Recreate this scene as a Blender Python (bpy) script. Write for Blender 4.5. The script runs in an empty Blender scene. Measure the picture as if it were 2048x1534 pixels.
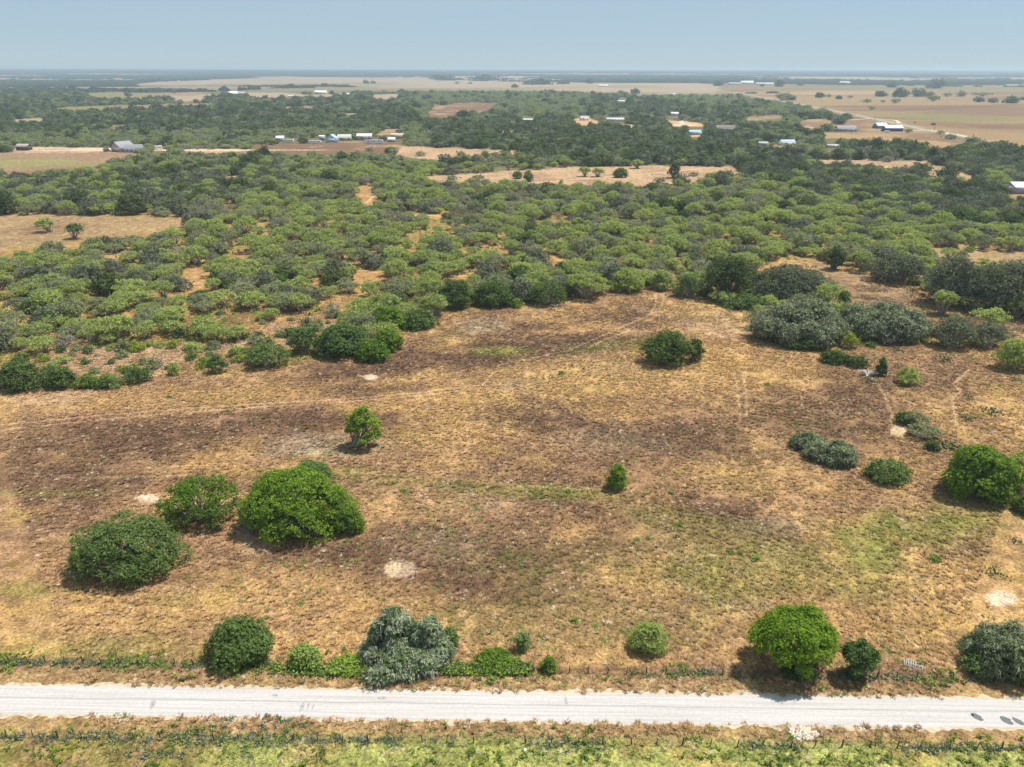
import bpy, math, random
import numpy as np

# ------------------------------------------------------------------ camera, sky, sun
scene = bpy.context.scene
COL = scene.collection
H = 80.0
PITCH = math.radians(23.9)
F = 1422.0                       # focal length in photograph pixels (2048 wide)

cam_d = bpy.data.cameras.new('camera')
cam_d.sensor_width = 36.0
cam_d.lens = F / 2048.0 * 36.0
cam_d.clip_start = 0.5
cam_d.clip_end = 120000.0
cam = bpy.data.objects.new('camera', cam_d)
cam.location = (0, 0, H)
cam.rotation_euler = (math.radians(90) - PITCH, 0, 0)
COL.objects.link(cam)
scene.camera = cam

SUN_EL = math.radians(65)
SUN_DIR = np.array([0.85, 0.40])                 # horizontal direction towards the sun
SUN_DIR = SUN_DIR / np.linalg.norm(SUN_DIR)
w = bpy.data.worlds.new('World')
scene.world = w
w.use_nodes = True
nt = w.node_tree
bg = nt.nodes['Background']
sky = nt.nodes.new('ShaderNodeTexSky')
sky.sky_type = 'NISHITA'
sky.sun_disc = False
sky.sun_elevation = SUN_EL
sky.sun_rotation = math.atan2(SUN_DIR[0], SUN_DIR[1])
sky.air_density = 0.8
sky.dust_density = 0.0
sky.ozone_density = 3.0
tn = nt.nodes.new('ShaderNodeMix'); tn.data_type = 'RGBA'; tn.blend_type = 'MULTIPLY'; tn.inputs[0].default_value = 1
tn.inputs[7].default_value = (0.55, 0.62, 0.74, 1)
nt.links.new(sky.outputs[0], tn.inputs[6]); 
tcw = nt.nodes.new('ShaderNodeTexCoord'); mpw = nt.nodes.new('ShaderNodeMapping'); mpw.inputs['Scale'].default_value = (1.5, 1.5, 14)
cn = nt.nodes.new('ShaderNodeTexNoise'); cn.inputs['Scale'].default_value = 1.4; cn.inputs['Detail'].default_value = 6
rw = nt.nodes.new('ShaderNodeMapRange'); rw.inputs[1].default_value = .3; rw.inputs[2].default_value = .7; rw.inputs[3].default_value = .62; rw.inputs[4].default_value = .85
cw = nt.nodes.new('ShaderNodeMix'); cw.data_type = 'RGBA'; cw.inputs[7].default_value = (3.55, 4.55, 5.2, 1)
nt.links.new(tcw.outputs['Generated'], mpw.inputs[0]); nt.links.new(mpw.outputs[0], cn.inputs['Vector']); nt.links.new(cn.outputs['Fac'], rw.inputs[0]); nt.links.new(rw.outputs[0], cw.inputs[0])
nt.links.new(tn.outputs[2], cw.inputs[6]); nt.links.new(cw.outputs[2], bg.inputs[0])
bg.inputs[1].default_value = 0.09

sun_d = bpy.data.lights.new('sun', 'SUN')
sun_d.energy = 4.2
sun_d.angle = math.radians(0.5)
sun_d.color = (1.0, 0.95, 0.87)
sun = bpy.data.objects.new('sun', sun_d)
from mathutils import Vector
sv = Vector((SUN_DIR[0] * math.cos(SUN_EL), SUN_DIR[1] * math.cos(SUN_EL), math.sin(SUN_EL)))
sun.rotation_euler = sv.to_track_quat('Z', 'Y').to_euler()
sun.location = (0, 0, 200)
COL.objects.link(sun)

scene.view_settings.view_transform = 'Standard'
scene.view_settings.look = 'None'
scene.view_settings.exposure = 0.55
scene.view_settings.gamma = 1.0
scene.cycles.max_bounces = 5
scene.cycles.diffuse_bounces = 3
scene.cycles.glossy_bounces = 1
scene.cycles.transmission_bounces = 2
scene.cycles.volume_bounces = 0
scene.cycles.transparent_max_bounces = 4

# ------------------------------------------------------------------ projection helpers
SP, CP = math.sin(PITCH), math.cos(PITCH)

def at(px, py, z=0.0):
    """photograph pixel -> point on the plane of height z"""
    u = (px - 1024.0) / F
    v = (767.0 - py) / F
    dz = -SP + v * CP
    t = (z - H) / dz
    return np.array([u * t, (CP + v * SP) * t, z])

def proj(x, y, z=0.0):
    """world -> photograph pixels (arrays)"""
    x = np.asarray(x, float); y = np.asarray(y, float)
    zz = z - H
    d = y * CP - zz * SP
    d = np.where(d < 1.0, 1.0, d)
    up = y * SP + zz * CP
    return 1024.0 + F * x / d, 767.0 - F * up / d, d

# ------------------------------------------------------------------ numpy noise
_T = np.random.default_rng(7).random((256, 256))

def vnoise(x, y, s, o=0):
    x = np.asarray(x) / s + 17.3 * o + 1000.0
    y = np.asarray(y) / s + 31.7 * o + 1000.0
    xi = np.floor(x).astype(int); yi = np.floor(y).astype(int)
    fx = x - xi; fy = y - yi
    fx = fx * fx * (3 - 2 * fx); fy = fy * fy * (3 - 2 * fy)
    a = _T[xi % 256, yi % 256]; b = _T[(xi + 1) % 256, yi % 256]
    c = _T[xi % 256, (yi + 1) % 256]; d = _T[(xi + 1) % 256, (yi + 1) % 256]
    return (a * (1 - fx) + b * fx) * (1 - fy) + (c * (1 - fx) + d * fx) * fy

def fbm(x, y, s, o=0, n=4):
    v = 0; a = 0.5; t = 0
    for k in range(n):
        v = v + a * vnoise(x, y, s / 2 ** k, o + k * 3); t += a; a *= 0.55
    return v / t

def terrain(x, y):
    x = np.asarray(x, float); y = np.asarray(y, float)
    d = np.clip((y - 5200.0) / 9000.0, 0, 1)
    left = np.clip(0.55 - x / np.maximum(y, 1.0), 0, 1.2)
    return d * d * (3 - 2 * d) * (14 + 34 * left + 10 * fbm(x, y, 4000, 5, 3))

# ------------------------------------------------------------------ ground cover, laid out in the world
def in_poly(px, py, poly):
    inside = np.zeros(np.shape(px), bool)
    n = len(poly)
    for i in range(n):
        x1, y1 = poly[i]; x2, y2 = poly[(i + 1) % n]
        if y1 == y2: continue
        c = ((y1 > py) != (y2 > py)) & (px < (x2 - x1) * (py - y1) / (y2 - y1) + x1)
        inside ^= c
    return inside

def seg_dist(px, py, pts):
    best = np.full(np.shape(px), 1e9)
    for (x1, y1), (x2, y2) in zip(pts[:-1], pts[1:]):
        dx, dy = x2 - x1, y2 - y1
        t = np.clip(((px - x1) * dx + (py - y1) * dy) / (dx * dx + dy * dy), 0, 1)
        best = np.minimum(best, np.hypot(px - x1 - t * dx, py - y1 - t * dy))
    return best

# field outline: the tree belt starts above this line
EDGE = [(-900, 830), (0, 797), (40, 790), (130, 782), (240, 778), (330, 752), (420, 748), (560, 738), (700, 722), (780, 712),
        (815, 672), (880, 655), (880, 628), (960, 621), (1100, 614), (1200, 592), (1290, 575), (1400, 600), (1500, 628),
        (1520, 690), (1640, 704), (1750, 700), (1850, 696), (1950, 704), (2060, 690), (3200, 690)]
def edge_y(px):
    e = np.array(EDGE, float)
    return np.interp(px, e[:, 0], e[:, 1])

# clearings: (polygon in photograph pixels of the ground, palette)
CLEAR = [
    ([(-300, 428), (0, 430), (230, 430), (380, 436), (430, 440), (330, 456), (255, 470), (180, 482), (60, 490), (0, 500), (-300, 520)], 'tan'),
    ([(-300, 304), (0, 304), (200, 304), (305, 302), (292, 312), (262, 320), (225, 330), (190, 346), (60, 358), (-300, 366)], 'pinkg'),
    ([(850, 352), (950, 346), (1140, 334), (1310, 330), (1470, 334), (1480, 352), (1400, 366), (1220, 372), (1030, 368), (860, 366)], 'sand'),
    ([(480, 290), (640, 286), (790, 280), (800, 292), (770, 305), (640, 308), (520, 302)], 'brown'),
    ([(795, 292), (900, 296), (1045, 300), (1040, 309), (900, 309), (795, 314)], 'sand'),
    ([(1240, 176), (1360, 169), (1450, 166), (1700, 170), (2900, 172), (2900, 420), (2048, 296), (1940, 276), (1850, 262), (1700, 236), (1600, 210), (1500, 196), (1430, 190), (1270, 192)], 'right'),
    ([(270, 168), (340, 161), (560, 156), (760, 153), (870, 157), (1000, 163), (1240, 166), (1400, 166), (1440, 172), (1430, 190), (1270, 190), (1090, 182), (900, 177), (720, 174), (690, 170), (350, 171), (260, 171)], 'far'),
    ([(870, 210), (940, 205), (1000, 207), (975, 224), (900, 234), (850, 232)], 'brown'),
    ([(90, 217), (200, 211), (430, 206), (420, 213), (300, 219), (130, 225)], 'yel'),
    ([(280, 186), (400, 184), (430, 190), (330, 196), (210, 200)], 'yel'),
    ([(1540, 517), (1660, 525), (1725, 545), (1840, 582), (1870, 602), (1900, 625), (2060, 640), (2400, 640), (2400, 672), (2040, 664), (1880, 640), (1850, 622), (1790, 620), (1700, 634), (1676, 604), (1655, 560), (1540, 531)], 'tan'),
    ([(1840, 498), (1930, 504), (2400, 500), (2400, 530), (2040, 528), (1930, 520), (1850, 512)], 'tan'),
    ([(1690, 236), (1850, 262), (1960, 285), (1860, 296), (1780, 272), (1690, 252), (1660, 244)], 'tan'),
    ([(1620, 318), (1760, 322), (1900, 350), (1880, 356), (1740, 332), (1630, 326)], 'sand'),
    ([(0, 298), (60, 294), (230, 296), (240, 306), (0, 306)], 'sand'),
    ([(360, 300), (480, 296), (500, 304), (380, 308)], 'sand'),
    ([(1140, 238), (1180, 236), (1210, 248), (1160, 254)], 'dirt'),
    ([(1230, 247), (1275, 251), (1268, 257), (1240, 256)], 'dirt'),
    ([(1330, 240), (1400, 246), (1420, 254), (1340, 252)], 'dirt'),
    ([(1375, 268), (1420, 266), (1424, 272), (1378, 274)], 'dirt'),
    ([(1600, 240), (1690, 236), (1740, 250), (1650, 262), (1590, 254)], 'tan'),
    ([(440, 352), (475, 352), (478, 364), (440, 366)], 'sand'),
    ([(460, 186), (560, 184), (620, 190), (700, 186), (660, 196), (520, 198)], 'far'),
    ([(740, 190), (800, 188), (800, 198), (740, 200)], 'far'),
    ([(164, 186), (250, 183), (330, 190), (320, 199), (200, 201)], 'yel'),
    ([(215, 250), (262, 250), (262, 257), (218, 258)], 'tan'),
    ([(342, 192), (410, 190), (412, 202), (345, 203)], 'far'),
    ([(790, 300), (860, 302), (925, 312), (900, 322), (800, 314)], 'sand'),
    ([(1640, 266), (1740, 262), (1860, 268), (1850, 280), (1700, 280), (1640, 276)], 'tan'),
    ([(1683, 321), (1750, 319), (1748, 332), (1690, 333)], 'sand'),
    ([(1772, 321), (1850, 322), (1900, 340), (1950, 352), (1945, 366), (1870, 356), (1790, 338)], 'sand'),
    ([(1480, 232), (1560, 230), (1570, 238), (1490, 242)], 'tan'),
    ([(560, 214), (640, 212), (650, 220), (570, 222)], 'yel'),
    ([(640, 228), (720, 226), (720, 232), (650, 234)], 'far'),
    ([(20, 238), (90, 236), (100, 243), (30, 245)], 'far'),
    ([(980, 262), (1030, 261), (1030, 267), (985, 268)], 'tan'),
    ([(1280, 268), (1320, 267), (1325, 273), (1285, 274)], 'tan'),
    ([(1540, 290), (1590, 290), (1600, 298), (1545, 298)], 'tan'),
    ([(2010, 382), (2100, 378), (2110, 396), (2030, 394)], 'tan'),
    ([(760, 258), (805, 258), (800, 268), (750, 270)], 'tan'),
]
# yards kept clear round the buildings: foot of the building in the photograph and its width
YARD = [(255, 304, 62), (2040, 390, 60), (1763, 257, 30), (1788, 263, 44), (1231, 243, 40), (1169, 241, 26), (1056, 243, 28), (1392, 270, 26), (1350, 233, 18), (1694, 263, 40), (1452, 262, 40),
        (1576, 291, 26), (1527, 292, 18), (1664, 295, 22), (620, 286, 150), (728, 287, 80), (790, 284, 36), (641, 188, 34), (466, 190, 22), (430, 194, 30), (585, 195, 26), (695, 190, 8), (318, 302, 18), (44, 302, 60), (1245, 205, 20)]
# sandy shrubland between the belt and the field on the left
SANDY = [(-300, 740), (0, 735), (120, 700), (300, 690), (480, 680), (560, 640), (680, 625), (720, 640), (600, 690), (490, 735), (330, 748), (180, 770), (0, 790), (-300, 800)]
# thin places in the belt where the ground shows: (px, py, rx, ry)
GAPS = [(390, 560, 40, 45), (190, 600, 60, 25), (740, 560, 70, 40), (700, 600, 80, 22), (730, 400, 28, 50), (830, 433, 130, 6), (1110, 520, 60, 20),
        (930, 560, 60, 14), (1170, 480, 50, 10), (480, 610, 60, 16), (480, 480, 30, 10), (1390, 470, 25, 12), (1580, 530, 60, 10), (660, 445, 30, 8),
        (820, 560, 50, 15), (1030, 545, 40, 10), (130, 590, 40, 15), (400, 520, 30, 12), (1730, 300, 30, 6), (860, 262, 20, 4), (590, 640, 60, 14)]

TRACKS = [
    ([(-200, 868), (0, 850), (200, 831), (400, 815), (700, 797), (850, 784), (960, 770)], 1.0),
    ([(-200, 878), (0, 860), (200, 839), (400, 822), (700, 803), (850, 790), (960, 776)], 0.8),
    ([(1470, 745), (1476, 790), (1482, 840)], 0.8),
    ([(1486, 745), (1493, 790), (1494, 830)], 0.8),
    ([(1308, 578), (1314, 605), (1300, 630), (1230, 660), (1140, 700), (1000, 730), (960, 775)], 0.7),
    ([(1322, 580), (1326, 608), (1310, 634), (1240, 668), (1150, 706)], 0.6),
    ([(1940, 738), (1906, 768), (1922, 784), (1904, 796), (1912, 850)], 1.0),
    ([(1745, 755), (1768, 790), (1790, 845), (1800, 868)], 0.9),
    ([(1840, 800), (1890, 830), (1930, 862), (1965, 892)], 0.8),
    ([(60, 953), (180, 955), (420, 950)], 0.5), ([(640, 915), (900, 900)], 0.3),
    ([(700, 945), (900, 955), (1030, 972), (1250, 982)], 0.5),
]
BARE = [(297, 998, 23, 9), (800, 1139, 27, 14), (2003, 1197, 30, 15), (742, 754, 14, 5), (1797, 862, 16, 12), (1480, 668, 50, 9), (1120, 745, 10, 3),
        (210, 700, 60, 9), (130, 720, 50, 10), (330, 715, 60, 9), (480, 690, 60, 9), (60, 800, 90, 10), (620, 655, 50, 8), (155, 790, 30, 5), (520, 1085, 40, 22),
        (1180, 245, 26, 6), (1255, 252, 14, 3), (1367, 243, 6, 8), (1360, 250, 30, 2), (290, 300, 300, 1.5)]
# (px, py, rx, ry, tilt, weight): burnt brown patches, gold patches, green patches, pale grey patches
BROWN = [(320, 885, 330, 42, 0, .9), (790, 728, 190, 34, -.12, 1), (640, 845, 240, 34, -.05, .9), (1100, 835, 170, 40, .1, 1), (1370, 875, 130, 34, .1, .9),
         (90, 965, 170, 45, 0, .8), (60, 1040, 120, 40, 0, .5), (880, 1120, 240, 70, .1, .85), (1010, 1190, 200, 36, 0, .6), (560, 1110, 120, 16, 0, .6), (1180, 1100, 120, 40, 0, .6), (1290, 1015, 220, 50, .1, .55), (1490, 1040, 130, 26, .22, 1),
         (1080, 697, 210, 22, -.1, 1), (980, 655, 130, 22, 0, .6), (1250, 632, 70, 24, 0, .8), (1650, 840, 200, 60, .1, .55), (1810, 900, 260, 80, 0, .4),
         (1800, 780, 190, 50, .1, .55), (430, 1150, 100, 20, 0, .4), (700, 1100, 80, 20, 0, .7), (1900, 1090, 120, 30, 0, .5), (1100, 940, 200, 50, 0, .45),
         (1750, 1100, 100, 14, 0, .7), (1970, 1110, 70, 24, 0, .5), (480, 960, 250, 22, 0, .5), (1150, 1040, 150, 30, 0, .5), (300, 1160, 100, 14, 0, .4),
         (760, 780, 120, 20, 0, .8), (940, 620, 100, 12, 0, .5), (1100, 1140, 120, 30, 0, .4), (1700, 690, 80, 20, 0, .5), (1650, 1190, 120, 20, 0, .35)]
GOLD = [(1150, 765, 230, 45, -.05, .9), (860, 855, 120, 40, 0, .9), (930, 688, 70, 20, 0, .9), (1480, 735, 220, 70, 0, .7), (560, 1190, 560, 60, 0, .6), (1800, 1230, 320, 90, 0, .9),
        (660, 1060, 110, 60, 0, .7), (380, 795, 350, 20, -.04, .7), (1560, 955, 200, 45, 0, .6), (420, 1010, 160, 30, 0, .6), (1980, 1070, 100, 50, 0, .7), (1450, 610, 130, 16, 0, .7),
        (1500, 890, 120, 30, .2, .5), (1150, 1310, 500, 30, 0, .5), (200, 1230, 260, 40, 0, .6), (850, 1020, 100, 30, 0, .4), (1980, 830, 120, 60, 0, .35), (640, 760, 150, 15, 0, .5)]
GREEN = [(1790, 1070, 200, 50, -.1, .9), (1300, 1120, 260, 60, .05, .2), (1560, 1150, 400, 55, 0, .5), (1150, 1240, 320, 50, 0, .3), (900, 968, 300, 12, .06, .3), (1100, 985, 200, 16, .05, .5),
         (150, 1305, 300, 40, 0, .5), (80, 987, 130, 9, 0, .35), (1000, 703, 60, 8, 0, .7), (640, 945, 160, 12, 0, .4), (50, 1180, 60, 20, 0, .5), (1760, 1120, 100, 30, 0, .6),
         (1400, 1050, 200, 30, .2, .4), (1250, 690, 120, 12, -.1, .4), (1960, 830, 60, 8, 0, .4), (600, 960, 60, 10, 0, .4), (350, 1200, 60, 14, 0, .3)]
PALE = [(640, 890, 130, 26, 0, .8), (960, 650, 60, 14, 0, .8), (1030, 770, 60, 14, 0, .5), (1420, 640, 80, 18, 0, .5), (1210, 740, 80, 20, 0, .5), (860, 1090, 100, 26, 0, .3), (1580, 1050, 130, 24, 0, .5),
        (940, 1010, 90, 20, 0, .4), (1210, 880, 120, 24, 0, .3), (1500, 1210, 60, 12, 0, .4)]

PAL = {k: np.array(v) for k, v in dict(
    base=(.35, .212, .118), brown=(.150, .088, .058), gold=(.48, .305, .13), green=(.24, .235, .060), pale=(.42, .33, .22), bare=(.62, .46, .34),
    sand=(.45, .30, .19), under=(.33, .20, .09), wood=(.105, .115, .055), tan=(.35, .24, .13), pinkg=(.29, .19, .125), brown2=(.19, .115, .075),
    farp=(.36, .27, .20), olive=(.21, .19, .08), verge=(.36, .24, .12), lush=(.32, .33, .105)).items()}

ROAD_N0, ROAD_N1 = at(0, 1369), at(2048, 1398)      # north edge
ROAD_S0, ROAD_S1 = at(0, 1427), at(2048, 1457)      # south edge
RD = (ROAD_N1 - ROAD_N0); RD = RD / np.linalg.norm(RD)
RN = np.array([-RD[1], RD[0], 0.0])
RC = (ROAD_N0 + ROAD_S0) / 2
HALF = abs(np.dot(ROAD_N0 - ROAD_S0, RN)) / 2

def road_v(x, y):
    """signed distance across the road, + is away from the camera"""
    return (x - RC[0]) * RN[0] + (y - RC[1]) * RN[1]

def blob(px, py, b, rag):
    cx, cy, rx, ry, t, wt = b
    c, s = math.cos(t), math.sin(t)
    dx, dy = px - cx, py - cy
    u = (dx * c + dy * s) / rx; v = (-dx * s + dy * c) / ry
    r = np.sqrt(u * u + v * v) + rag
    return np.clip((1.25 - r) / 0.75, 0, 1) * wt

def cover(x, y):
    """colour of the ground's own material at world points"""
    x = np.asarray(x, float); y = np.asarray(y, float)
    px, py, d = proj(x, y, 0.0)
    n1 = fbm(x, y, 26, 1); n2 = fbm(x, y, 7, 2); n3 = fbm(x, y, 90, 3, 3); n4 = fbm(x, y, 2.6, 9, 3)
    rag = (n1 - .5) * 1.1 + (n2 - .5) * .9
    def mix(c, tgt, k):
        k = np.clip(k, 0, 1)[..., None]
        return c * (1 - k) + tgt * k
    shp = x.shape
    c = np.broadcast_to(PAL['base'], shp + (3,)).copy()
    c = mix(c, PAL['gold'], np.clip((n1 - .45) * 3 + (n2 - .5) * 2, 0, .8))
    c = mix(c, PAL['brown'], np.clip((.46 - n3) * 4 + (n4 - .5) * 2.2, 0, .55))
    for b in GOLD: c = mix(c, PAL['gold'], blob(px, py, b, rag) * .85)
    for b in BROWN: c = mix(c, PAL['brown'], blob(px, py, b, rag) * (.9 + .9 * (n4 - .5)))
    for b in PALE: c = mix(c, PAL['pale'], blob(px, py, b, rag) * (.4 + 1.2 * (n4 - .3)))
    for b in GREEN: c = mix(c, PAL['green'], blob(px, py, b, rag) * (.8 + 1.0 * (n4 - .4)))
    # beyond the field
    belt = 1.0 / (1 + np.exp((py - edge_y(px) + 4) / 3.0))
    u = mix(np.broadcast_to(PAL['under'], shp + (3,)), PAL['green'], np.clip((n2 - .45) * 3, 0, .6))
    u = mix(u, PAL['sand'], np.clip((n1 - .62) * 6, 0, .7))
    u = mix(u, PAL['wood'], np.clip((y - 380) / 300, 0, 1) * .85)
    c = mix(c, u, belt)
    ps = in_poly(px + rag * 14, py + rag * 5, SANDY)
    c = mix(c, mix(np.broadcast_to(PAL['sand'], shp + (3,)), PAL['under'], np.clip((n2 - .45) * 4, 0, 1)), ps * .9)
    for i, (poly, kind) in enumerate(CLEAR):
        m = in_poly(px + rag * 22, py + rag * (5.0 if kind in ('sand', 'tan', 'brown') else 2.0), poly)
        if kind == 'tan': t = mix(np.broadcast_to(PAL['tan'], shp + (3,)), PAL['brown2'], np.clip((n3 - .45) * 4 + (n2 - .5), 0, .8))
        elif kind == 'pinkg':
            t = mix(np.broadcast_to(PAL['pinkg'], shp + (3,)), PAL['olive'] * 1.25, blob(px, py, (60, 326, 120, 12, 0, .9), rag * .5))
            t = mix(t, PAL['brown2'], blob(px, py, (150, 345, 140, 12, 0, .6), rag * .4))
        elif kind == 'sand': t = mix(np.broadcast_to(PAL['sand'], shp + (3,)), PAL['pinkg'], np.clip((n1 - .45) * 3, 0, .7))
        elif kind == 'brown': t = mix(np.broadcast_to(PAL['brown2'], shp + (3,)), PAL['sand'], np.clip((n1 - .55) * 5, 0, .7))
        elif kind == 'dirt': t = np.broadcast_to(np.array([.56, .33, .18]), shp + (3,))
        elif kind == 'yel': t = mix(np.broadcast_to(PAL['olive'], shp + (3,)), PAL['pinkg'], np.clip((px - 250) / 100, 0, 1))
        elif kind == 'far': t = mix(np.broadcast_to(PAL['farp'], shp + (3,)), PAL['olive'], np.clip((fbm(x, y, 700, 8, 3) - .48) * 5, 0, .7))
        else:
            q = fbm(x / 2.6, y, 150, 12, 3)
            t = mix(np.broadcast_to(PAL['tan'] * .85, shp + (3,)), PAL['brown2'], np.clip((q - .45) * 7, 0, .8))
            t = mix(t, PAL['olive'], blob(px, py, (1900, 234, 140, 9, .02, .9), (q - .5) * 2))
            t = mix(t, PAL['olive'], blob(px, py, (1830, 176, 500, 6, 0, .7), (q - .5) * 2))
            t = mix(t, PAL['brown'], blob(px, py, (1950, 252, 120, 6, .05, .6), (q - .5) * 2))
            t = mix(t, PAL['brown'], blob(px, py, (1900, 216, 160, 4, -.03, .7), (q - .5) * 2))
            t = mix(t, PAL['tan'] * 1.1, blob(px, py, (1650, 186, 160, 5, 0, .8), (q - .5)))
        c = mix(c, t, m * 1.0)
    for g in GAPS:
        c = mix(c, PAL['tan'] * (.8 + .5 * n2[..., None]) * np.array([1.15, 1, .85]), blob(px, py, g + (0, .8), rag) * (py < 660))
    for i, b in enumerate(BARE):
        hard = i < 5 or i > 15
        c = mix(c, PAL['bare'] if hard else PAL['sand'] * 1.1, np.clip(blob(px, py, b + (0, 1.), rag * (.45 if hard else 1.1)) * (2.2 if hard else 1.2), 0, 1 if hard else .7))
    for pts, s in TRACKS:
        wpts = [tuple(at(*p)[:2]) for p in pts]
        dd = seg_dist(x, y, wpts)
        c = mix(c, PAL['bare'] * np.array([.95, .85, .7]), np.clip(1.25 - dd / .55, 0, 1) * s * (.25 + .75 * n2))
        # the dark strip beside a rut
    # roadside
    v = road_v(x, y)
    av = np.abs(v)
    c = mix(c, PAL['verge'], np.clip((HALF + 5.5 - av) / 2.0, 0, 1) * .8)
    c = mix(c, PAL['brown'] * 1.5, np.clip(1 - np.abs(v - HALF - 4.0) / 1.6, 0, 1) * (.35 + n2 * .7))
    lush = np.clip((-v - HALF - 1.9) / 1.2 + (n2 - .5), 0, 1)
    lf = np.clip((px - 200) / 260 + (n1 - .5) * 2, 0, 1)
    south = mix(mix(np.broadcast_to(PAL['verge'] * .8, shp + (3,)), PAL['green'], np.clip((n2 - .35) * 4, 0, 1)), mix(np.broadcast_to(PAL['lush'], shp + (3,)), PAL['gold'], np.clip((n2 - .55) * 5, 0, .45)), lf)
    c = mix(c, south, lush)
    # far country fades into woodland
    fa = np.clip((y - 2600) / 1500, 0, 1)
    st = fbm(x, y * 2.2, 1500, 14, 4)
    far = mix(np.broadcast_to(PAL['wood'] * .9, shp + (3,)), PAL['farp'], np.clip((st - .53) * 12, 0, .95))
    isfield = np.zeros(shp, bool)
    for poly, kind in CLEAR:
        if kind in ('far', 'right'): isfield |= in_poly(px, py, poly)
    c = mix(c, far, fa * (~isfield | (y > 7000)))
    return np.clip(c, 0.01, .9)

# ------------------------------------------------------------------ mesh buffer
class Buf:
    def __init__(s):
        s.v = []; s.f = []; s.m = []; s.n = 0
    def add(s, V, Fc, mat=0):
        V = np.asarray(V, float).reshape(-1, 3)
        Fc = np.asarray(Fc, int)
        if len(V) == 0 or len(Fc) == 0: return s
        s.v.append(V); s.f.append(Fc + s.n); s.m.append(np.full(len(Fc), mat)); s.n += len(V)
        return s
    def extend(s, o, mat=0):
        for V, Fc in zip(o.v, o.f):
            pass
        if o.n:
            V = np.concatenate(o.v)
            for Fc in o.f:
                s.f.append(Fc + s.n); s.m.append(np.full(len(Fc), mat))
            s.v.append(V); s.n += len(V)
        return s
    def xf(s, rz=0, loc=(0, 0, 0)):
        c, n = math.cos(rz), math.sin(rz)
        R = np.array([[c, n, 0], [-n, c, 0], [0, 0, 1]])
        s.v = [v @ R + np.array(loc) for v in s.v]
        return s
    def mesh(s, name, mats, smooth=False):
        me = bpy.data.meshes.new(name)
        V = np.concatenate(s.v)
        nl = sum(f.size for f in s.f); nf = sum(len(f) for f in s.f)
        loops = np.concatenate([f.ravel() for f in s.f])
        sizes = np.concatenate([np.full(len(f), f.shape[1]) for f in s.f])
        starts = np.concatenate([[0], np.cumsum(sizes)[:-1]])
        me.vertices.add(len(V)); me.vertices.foreach_set('co', V.ravel().astype(np.float32))
        me.loops.add(nl); me.loops.foreach_set('vertex_index', loops.astype(np.int32))
        me.polygons.add(nf)
        me.polygons.foreach_set('loop_start', starts.astype(np.int32))
        me.polygons.foreach_set('loop_total', sizes.astype(np.int32))
        me.polygons.foreach_set('material_index', np.concatenate(s.m).astype(np.int32))
        if smooth: me.polygons.foreach_set('use_smooth', np.ones(nf, bool))
        for m in (mats if isinstance(mats, (list, tuple)) else [mats]): me.materials.append(m)
        me.update(calc_edges=True)
        return me
    def build(s, name, mats, parent=None, smooth=False, link=True):
        o = bpy.data.objects.new(name, s.mesh(name, mats, smooth))
        if link: COL.objects.link(o)
        if parent is not None: o.parent = parent
        return o

def box(b, x0, x1, y0, y1, z0, z1, mat=0):
    V = [(x, y, z) for z in (z0, z1) for y in (y0, y1) for x in (x0, x1)]
    b.add(V, [(0, 2, 3, 1), (4, 5, 7, 6), (0, 1, 5, 4), (2, 6, 7, 3), (0, 4, 6, 2), (1, 3, 7, 5)], mat)
    return b

def tube(b, pts, rad, n=4, mat=0):
    pts = np.asarray(pts, float); m = len(pts)
    rad = np.broadcast_to(np.asarray(rad, float), (m,))
    d = np.gradient(pts, axis=0)
    d /= np.linalg.norm(d, axis=1)[:, None] + 1e-9
    ref = np.where(np.abs(d[:, 2:3]) > .9, np.array([[1., 0, 0]]), np.array([[0, 0, 1.]]))
    a = np.cross(d, ref); a /= np.linalg.norm(a, axis=1)[:, None] + 1e-9
    c = np.cross(d, a)
    th = np.arange(n) * 2 * math.pi / n
    V = pts[:, None, :] + rad[:, None, None] * (np.cos(th)[None, :, None] * a[:, None, :] + np.sin(th)[None, :, None] * c[:, None, :])
    i = np.arange(m - 1)[:, None]; j = np.arange(n)[None, :]; k = (j + 1) % n
    Fc = np.stack([i * n + j, i * n + k, (i + 1) * n + k, (i + 1) * n + j], -1).reshape(-1, 4)
    return b.add(V.reshape(-1, 3), Fc, mat)

def unit(v):
    return v / (np.linalg.norm(v, axis=-1, keepdims=True) + 1e-9)

def cards(b, rng, P, N, size, asp=1.0, A=None, mat=0):
    """one small leaf-clump face per point; N is its normal, A its long axis"""
    n = len(P)
    if n == 0: return b
    if A is None: A = rng.normal(size=(n, 3))
    N = unit(N)
    a = unit(A - (A * N).sum(1, keepdims=True) * N)
    c = np.cross(N, a)
    s = (np.asarray(size) * rng.uniform(.6, 1.35, n))[:, None]
    e1 = a * s * asp; e2 = c * s
    k = rng.uniform(.45, 1.0, (n, 1))
    V = np.stack([P - e1, P + e2 * k, P + e1, P - e2 * (1.45 - k)], 1).reshape(-1, 3)
    Fc = np.arange(4 * n).reshape(n, 4)
    return b.add(V, Fc, mat)

def tag(o, label=None, cat=None, group=None, kind=None):
    if label: o['label'] = label
    if cat: o['category'] = cat
    if group: o['group'] = group
    if kind: o['kind'] = kind
    return o

def empty(name, loc, rz=0.0, scale=(1, 1, 1)):
    o = bpy.data.objects.new(name, None)
    COL.objects.link(o)
    o.location = loc; o.rotation_euler = (0, 0, rz); o.scale = scale
    o.empty_display_size = .5
    return o

# ------------------------------------------------------------------ materials
def new_mat(name):
    m = bpy.data.materials.new(name); m.use_nodes = True
    return m, m.node_tree, m.node_tree.nodes['Principled BSDF']

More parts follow.
